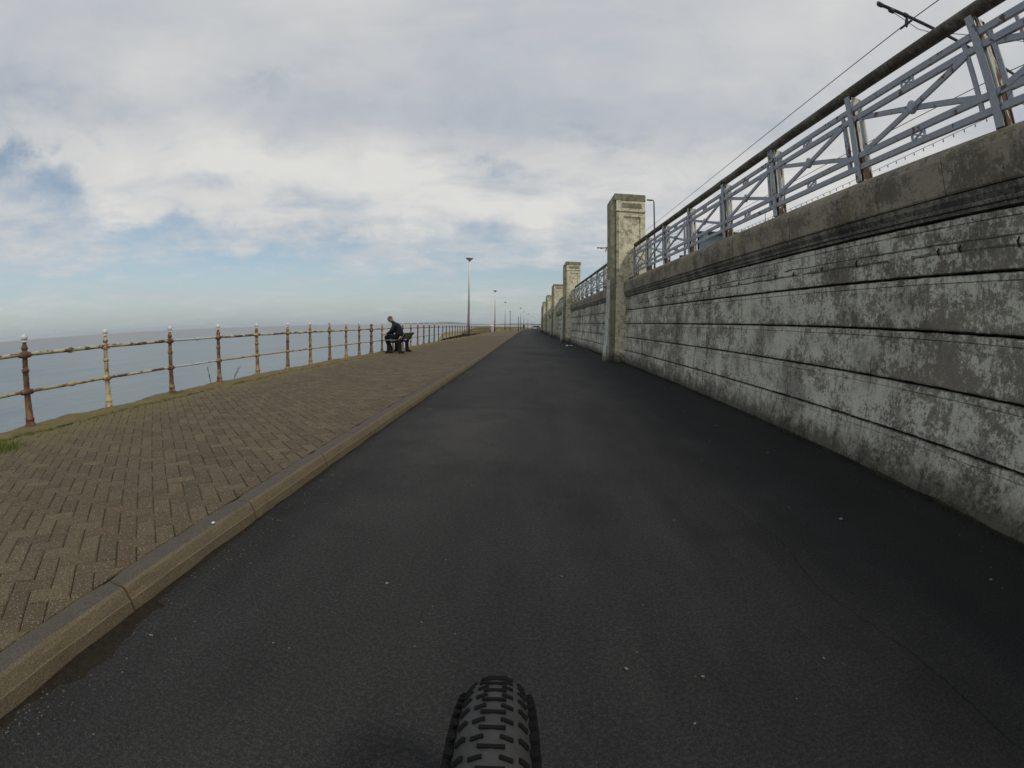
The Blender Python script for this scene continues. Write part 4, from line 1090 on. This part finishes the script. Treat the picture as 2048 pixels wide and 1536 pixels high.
for s in (-1, 1): mb.tube([(s*.066, 0, 0), (s*.066, -.12, .33), (s*.05, -.185, .425), (0, -.20, .44)], [.014, .018, .020, .022], 10)
mb.tube([(0, -.20, .435), (0, -.27, .53)], .018, 10)
obj('fork', mb.mesh('fork', M['alloy'], True), bike)
if False: mb = MB(); mb.tube([(-.34, -.50, .56), (-.12, -.45, .55), (.12, -.45, .55), (.34, -.50, .56)], .0155, 10); mb.tube([(0, -.265, .52), (0, -.45, .55)], .018, 8)
if False: obj('handlebar', mb.mesh('handlebar', M['alloy'], True), bike)

# ------------------------------------------------------------------ cracks, dirt, litter, plants
def ribbon(name, pts, w, z, m, parent):
    mb = MB(); rows = []
    for i in range(len(pts)-1):
        (x0, y0), (x1, y1) = pts[i], pts[i+1]; n = max(2, int(math.hypot(x1-x0, y1-y0)/.02))
        for k in range(n):
            t = k/n; x = x0+(x1-x0)*t; y = y0+(y1-y0)*t
            j = .012*noise.noise((x*18, y*18, 3)) + .02*noise.noise((x*4, y*4, 9)); ww = w*(.35+.9*abs(noise.noise((x*25, y*25, 1)))+.2)
            rows.append([(x+j-ww, y+j, z), (x+j+ww, y+j, z)])
    mb.grid(rows); return tag(obj(name, mb.mesh(name, m), parent), kind='stuff')
ribbon('crack', [(1.36, 2.9), (1.46, 2.24), (1.39, 1.66), (1.50, 1.14), (1.54, .83), (1.56, .46), (1.66, .1), (1.70, -.5)], .0015, .004, M['crack'], road)
# gutter dirt against the kerb and moss along the wall foot: low lumpy strips
def verge(name, fxn, y0, y1, w, h, m, parent, side, seed):
    mb = MB(); rows = []; n = int((y1-y0)/.05)
    for i in range(n+1):
        y = y0+(y1-y0)*i/n; x = fxn(y); ww = w*max(.05, .55+1.0*noise.noise((y*1.7, seed, 1))+.5*noise.noise((y*7, seed, 2))); hh = h*max(.1, .6+noise.noise((y*3, seed, 5)))
        rows.append([(x, y, gz(y)+hh), (x+side*ww*.4, y, gz(y)+hh*.55), (x+side*ww, y, gz(y)-.004)])
    mb.grid(rows); return tag(obj(name, mb.mesh(name, m, True), parent), kind='stuff')
verge('gutter_dirt', lambda y: kx(y)-.004, -1, 1.3, .20, .012, M['dirt'], road, 1, 6)
verge('gutter_dirt', lambda y: kx(y)-.004, 1.0, 22, .06, .012, M['dirt'], road, 1, 3)
verge('wall_foot_moss', lambda y: wx(y)-.015, -2, 30, .05, .016, M['moss'], road, -1, 8)
# small litter flecks on the road
LIT = [(2.05, 2.42, .045), (2.45, 1.35, .03), (.53, .98, .012), (.36, 1.28, .018), (-.62, 1.8, .022), (.62, 1.2, .016), (.17, 1.95, .014), (1.12, 1.18, .014), (-.92, 1.25, .012), (-1.42, 1.08, .022),
       (2.3, 5.4, .05), (2.2, 6.4, .03), (1.9, 4.6, .03), (2.35, 4.1, .035), (2.62, 8.9, .05), (1.2, 14.5, .05), (-1.35, 6.2, .04), (-1.3, 9.5, .05), (-.4, 3.2, .012), (.9, 2.6, .014), (1.55, 3.9, .02)]
LITL = ['largest pale scrap on the shaded asphalt near the lower right', 'pale scrap at the right picture edge, close to the wall foot', 'fleck on the road right of the bicycle tyre, nearest the tyre top',
        'small scrap just ahead and right of the bicycle tyre', 'scrap left of centre, halfway between tyre and kerb', 'fleck right of the tyre, upper one of a pair', 'lone fleck straight ahead of the bicycle tyre',
        'fleck between the tyre and the long crack', 'tiny fleck left of the tyre, away from the kerb', 'scrap lying in the gutter at the lower left', 'pale scrap in the wall shade, near the foot of the nearest wall stretch',
        'scrap in the wall shade, farther along than its larger neighbour', 'thin scrap on the edge of the wall shade, beyond the crack', 'scrap in the wall shade just beyond the largest one', 'scrap against the wall foot, half way to the big pillar',
        'scrap on the far road, level with the big pillar', 'scrap near the kerb beside the fourth fence post', 'scrap near the kerb, farther off than the fence corner grass', 'tiny fleck on the open middle of the road', 'fleck right of the road middle, before the crack begins', 'fleck lying beside the upper end of the crack']
for i, (x, y, s) in enumerate(LIT):
    rr = random.Random(i+50); mb = MB(); n = 7; s *= .55
    vs = [(0, 0, .003)] + [(math.cos(a)*s*(.3+.5*rr.random()), math.sin(a)*s*(.5+.6*rr.random()), .001+.4*s*rr.random()*.5) for a in [2*math.pi*k/n for k in range(n)]]
    mb.add(vs, [(0, 1+k, 1+(k+1) % n) for k in range(n)])
    tag(obj('litter_scrap', mb.mesh('litter_scrap', M['paper'], fix=False), None, (x, y, gz(y)+.006), (0, 0, rr.random()*6)), LITL[i], 'litter', 'pale scraps scattered over the road')
gr = MB(); rr = random.Random(21)
for q in range(900):
    t = rr.random(); x = (kx(1)+.02+abs(rr.gauss(0, .12))) if t < .45 else ((3.12-abs(rr.gauss(0, .25))) if t < .8 else rr.uniform(-1.5, 3.0)); y = .3+9*rr.random()**1.6
    q_ = .0025+.004*rr.random()**2; a = rr.random()*6
    gr.add([(x+q_*math.cos(a), y+q_*math.sin(a), .001), (x-q_*math.sin(a), y+q_*math.cos(a), .001), (x-q_*math.cos(a), y-q_*math.sin(a), .001), (x+q_*math.sin(a), y-q_*math.cos(a), .001), (x, y, .001+q_*.8)], [(0, 1, 4), (1, 2, 4), (2, 3, 4), (3, 0, 4)])
tag(obj('loose_grit', gr.mesh('loose_grit', M['grit'], fix=False)), kind='stuff')
pr = MB(); rr = random.Random(4)
pr.grid([[(i*.10-.2, j*.07-.1, .02+.06*rr.random()) for j in range(4)] for i in range(5)])
tag(obj('crumpled_paper', pr.mesh('crumpled_paper', M['white_paint']), None, (2.15, 26.5, .0)), 'crumpled white paper on the road before the second pillar', 'litter')
# shell-white piece on the kerb
mb = MB(); mb.lathe([(.002, 0), (.012, .002), (.010, .006), (.003, .008)], 9); tag(obj('pebble', mb.mesh('pebble', M['white_paint'], True), None, (-1.66, 1.93, PZ+.004)), 'white pebble lying on the kerb stones', 'pebble')

def blades(mb, cx, cy, cz, n, rad, h, lean=.5, w=.004, rr=random):
    for _ in range(n):
        a = rr.random()*6.283; r = rad*math.sqrt(rr.random()); x, y = cx+math.cos(a)*r, cy+math.sin(a)*r
        hh = h*(.4+.7*rr.random())*(1-.5*r/rad); b = rr.random()*6.283; lx, ly = math.cos(b)*hh*lean*rr.random(), math.sin(b)*hh*lean*rr.random(); px, py = -math.sin(b)*w, math.cos(b)*w
        mb.add([(x-px, y-py, cz), (x+px, y+py, cz), (x+lx*.4+px*.8, y+ly*.4+py*.8, cz+hh*.6), (x+lx*.4-px*.8, y+ly*.4-py*.8, cz+hh*.6), (x+lx, y+ly, cz+hh)], [(0, 1, 2, 3), (3, 2, 4)])
rr = random.Random(11)
for (x, y, n, rad, h, lab) in ((-5.02, 2.32, 520, .20, .085, 'bright green grass tuft at the left picture edge on the pavement'), (-5.62, 6.00, 240, .20, .075, 'small green grass tuft round the foot of a rusty post'),
                               (-5.50, 7.05, 70, .10, .05, 'sparse grass sprout on the pale concrete edge')):
    mb = MB()
    for q in range(4): blades(mb, x+rr.uniform(-.1, .1), y+rr.uniform(-.16, .16), PZ, n//4, rad, h, .7, .004, rr)
    tag(obj('grass_tuft', mb.mesh('grass_tuft', M['grass'], fix=False)), lab, 'grass', kind='stuff')
mb = MB()
for k in range(620):
    y = 1.2+rr.random()*rr.random()*rr.random()*30; x = edge_in(y)+rr.uniform(-.12, .10); blades(mb, x, y, PZ, 10, .05, .028, .9, .004, rr)
tag(obj('verge_grass', mb.mesh('verge_grass', M['grass'], fix=False)), 'thin mossy grass where the paving meets the edge strip', 'grass', kind='stuff')
mb = MB()
for k in range(420):
    y = -1+rr.random()*24; x = wx(y)-.05-.10*rr.random(); blades(mb, x, y, gz(y)+.005, 8, .05, .05, .8, .003, rr)
tag(obj('wall_foot_weeds', mb.mesh('wall_foot_weeds', M['moss'], fix=False)), 'dark weeds growing along the foot of the wall', 'weeds', kind='stuff')
# two dead stalks growing outside the fence by the fourth post
for (x, y, h, lx, lab) in ((-5.86, 7.25, .36, -.03, 'short dark dead stalk left of a fence post, outside the fence'), (-5.80, 7.95, .30, .10, 'thin bent stalk outside the fence, right of a fence post')):
    t = empty('dead_stalk', lab, 'plant', (x, y, PZ-.04), 0, 'dead stalks outside the fence')
    mb = MB(); mb.tube([(0, 0, 0), (lx*.2, lx*.3, h*.5), (lx, lx*1.4, h)], [.006, .005, .002], 5); obj('stem', mb.mesh('stem', M['weed']), t)
    mb = MB(); 
    for q in range(14): z = h*(.3+.7*q/14); mb.tube([(lx*z/h*.8, lx*z/h, z), (lx*z/h*.8+rr.uniform(-.02, .02), lx*z/h+rr.uniform(-.03, .03), z+.03)], [.004, .002], 4)
    obj('seed_heads', mb.mesh('seed_heads', M['weed']), t)
# grass bank outside the fence, from the first lamp on
mb = MB(); rows = []
for y in [58+2*i for i in range(146)]:
    f = fx(y); k = min(1, max(0, (y-58)/14)); e = min(1, max(0, (y-50)/20))
    rows.append([(f-.05, y, gz(y)+PZ-.02), (f-.6, y, gz(y)+PZ+.30*k+.12*noise.noise((y*.2, 0, 1))*k), (f-2.2, y, gz(y)+PZ+.46*k+.15*noise.noise((y*.15, 3, 1))*k), (f-4-3*e, y, gz(y)-.6+.7*k), (f-7-6*e, y, SEA_Z-.5)])
mb.grid(rows); tag(obj('grass_bank', mb.mesh('grass_bank', M['dry_grass'], True)), 'low bank outside the far fence', kind='structure')
mb = MB()
for q in range(9000):
    y = 57+243*rr.random()**1.3; f = fx(y); k = min(1, (y-56)/14); x = f-.15-2.4*rr.random(); t = min(1, (f-x)/1.5)
    hh = (.20+.42*rr.random())*(.5+.5*k)*(.75+.5*noise.noise((y*.35, x, 0))); b = rr.random()*6.28; w = .02+y*.00035
    z = gz(y)+PZ+.42*k*t-.05
    mb.add([(x-w, y, z), (x+w, y, z), (x+math.cos(b)*.18, y+math.sin(b)*.18, z+hh)], [(0, 1, 2)])
tag(obj('dune_grass', mb.mesh('dune_grass', M['dry_grass'], fix=False)), 'yellow dry grass outside the far end of the fence', 'grass', kind='stuff')
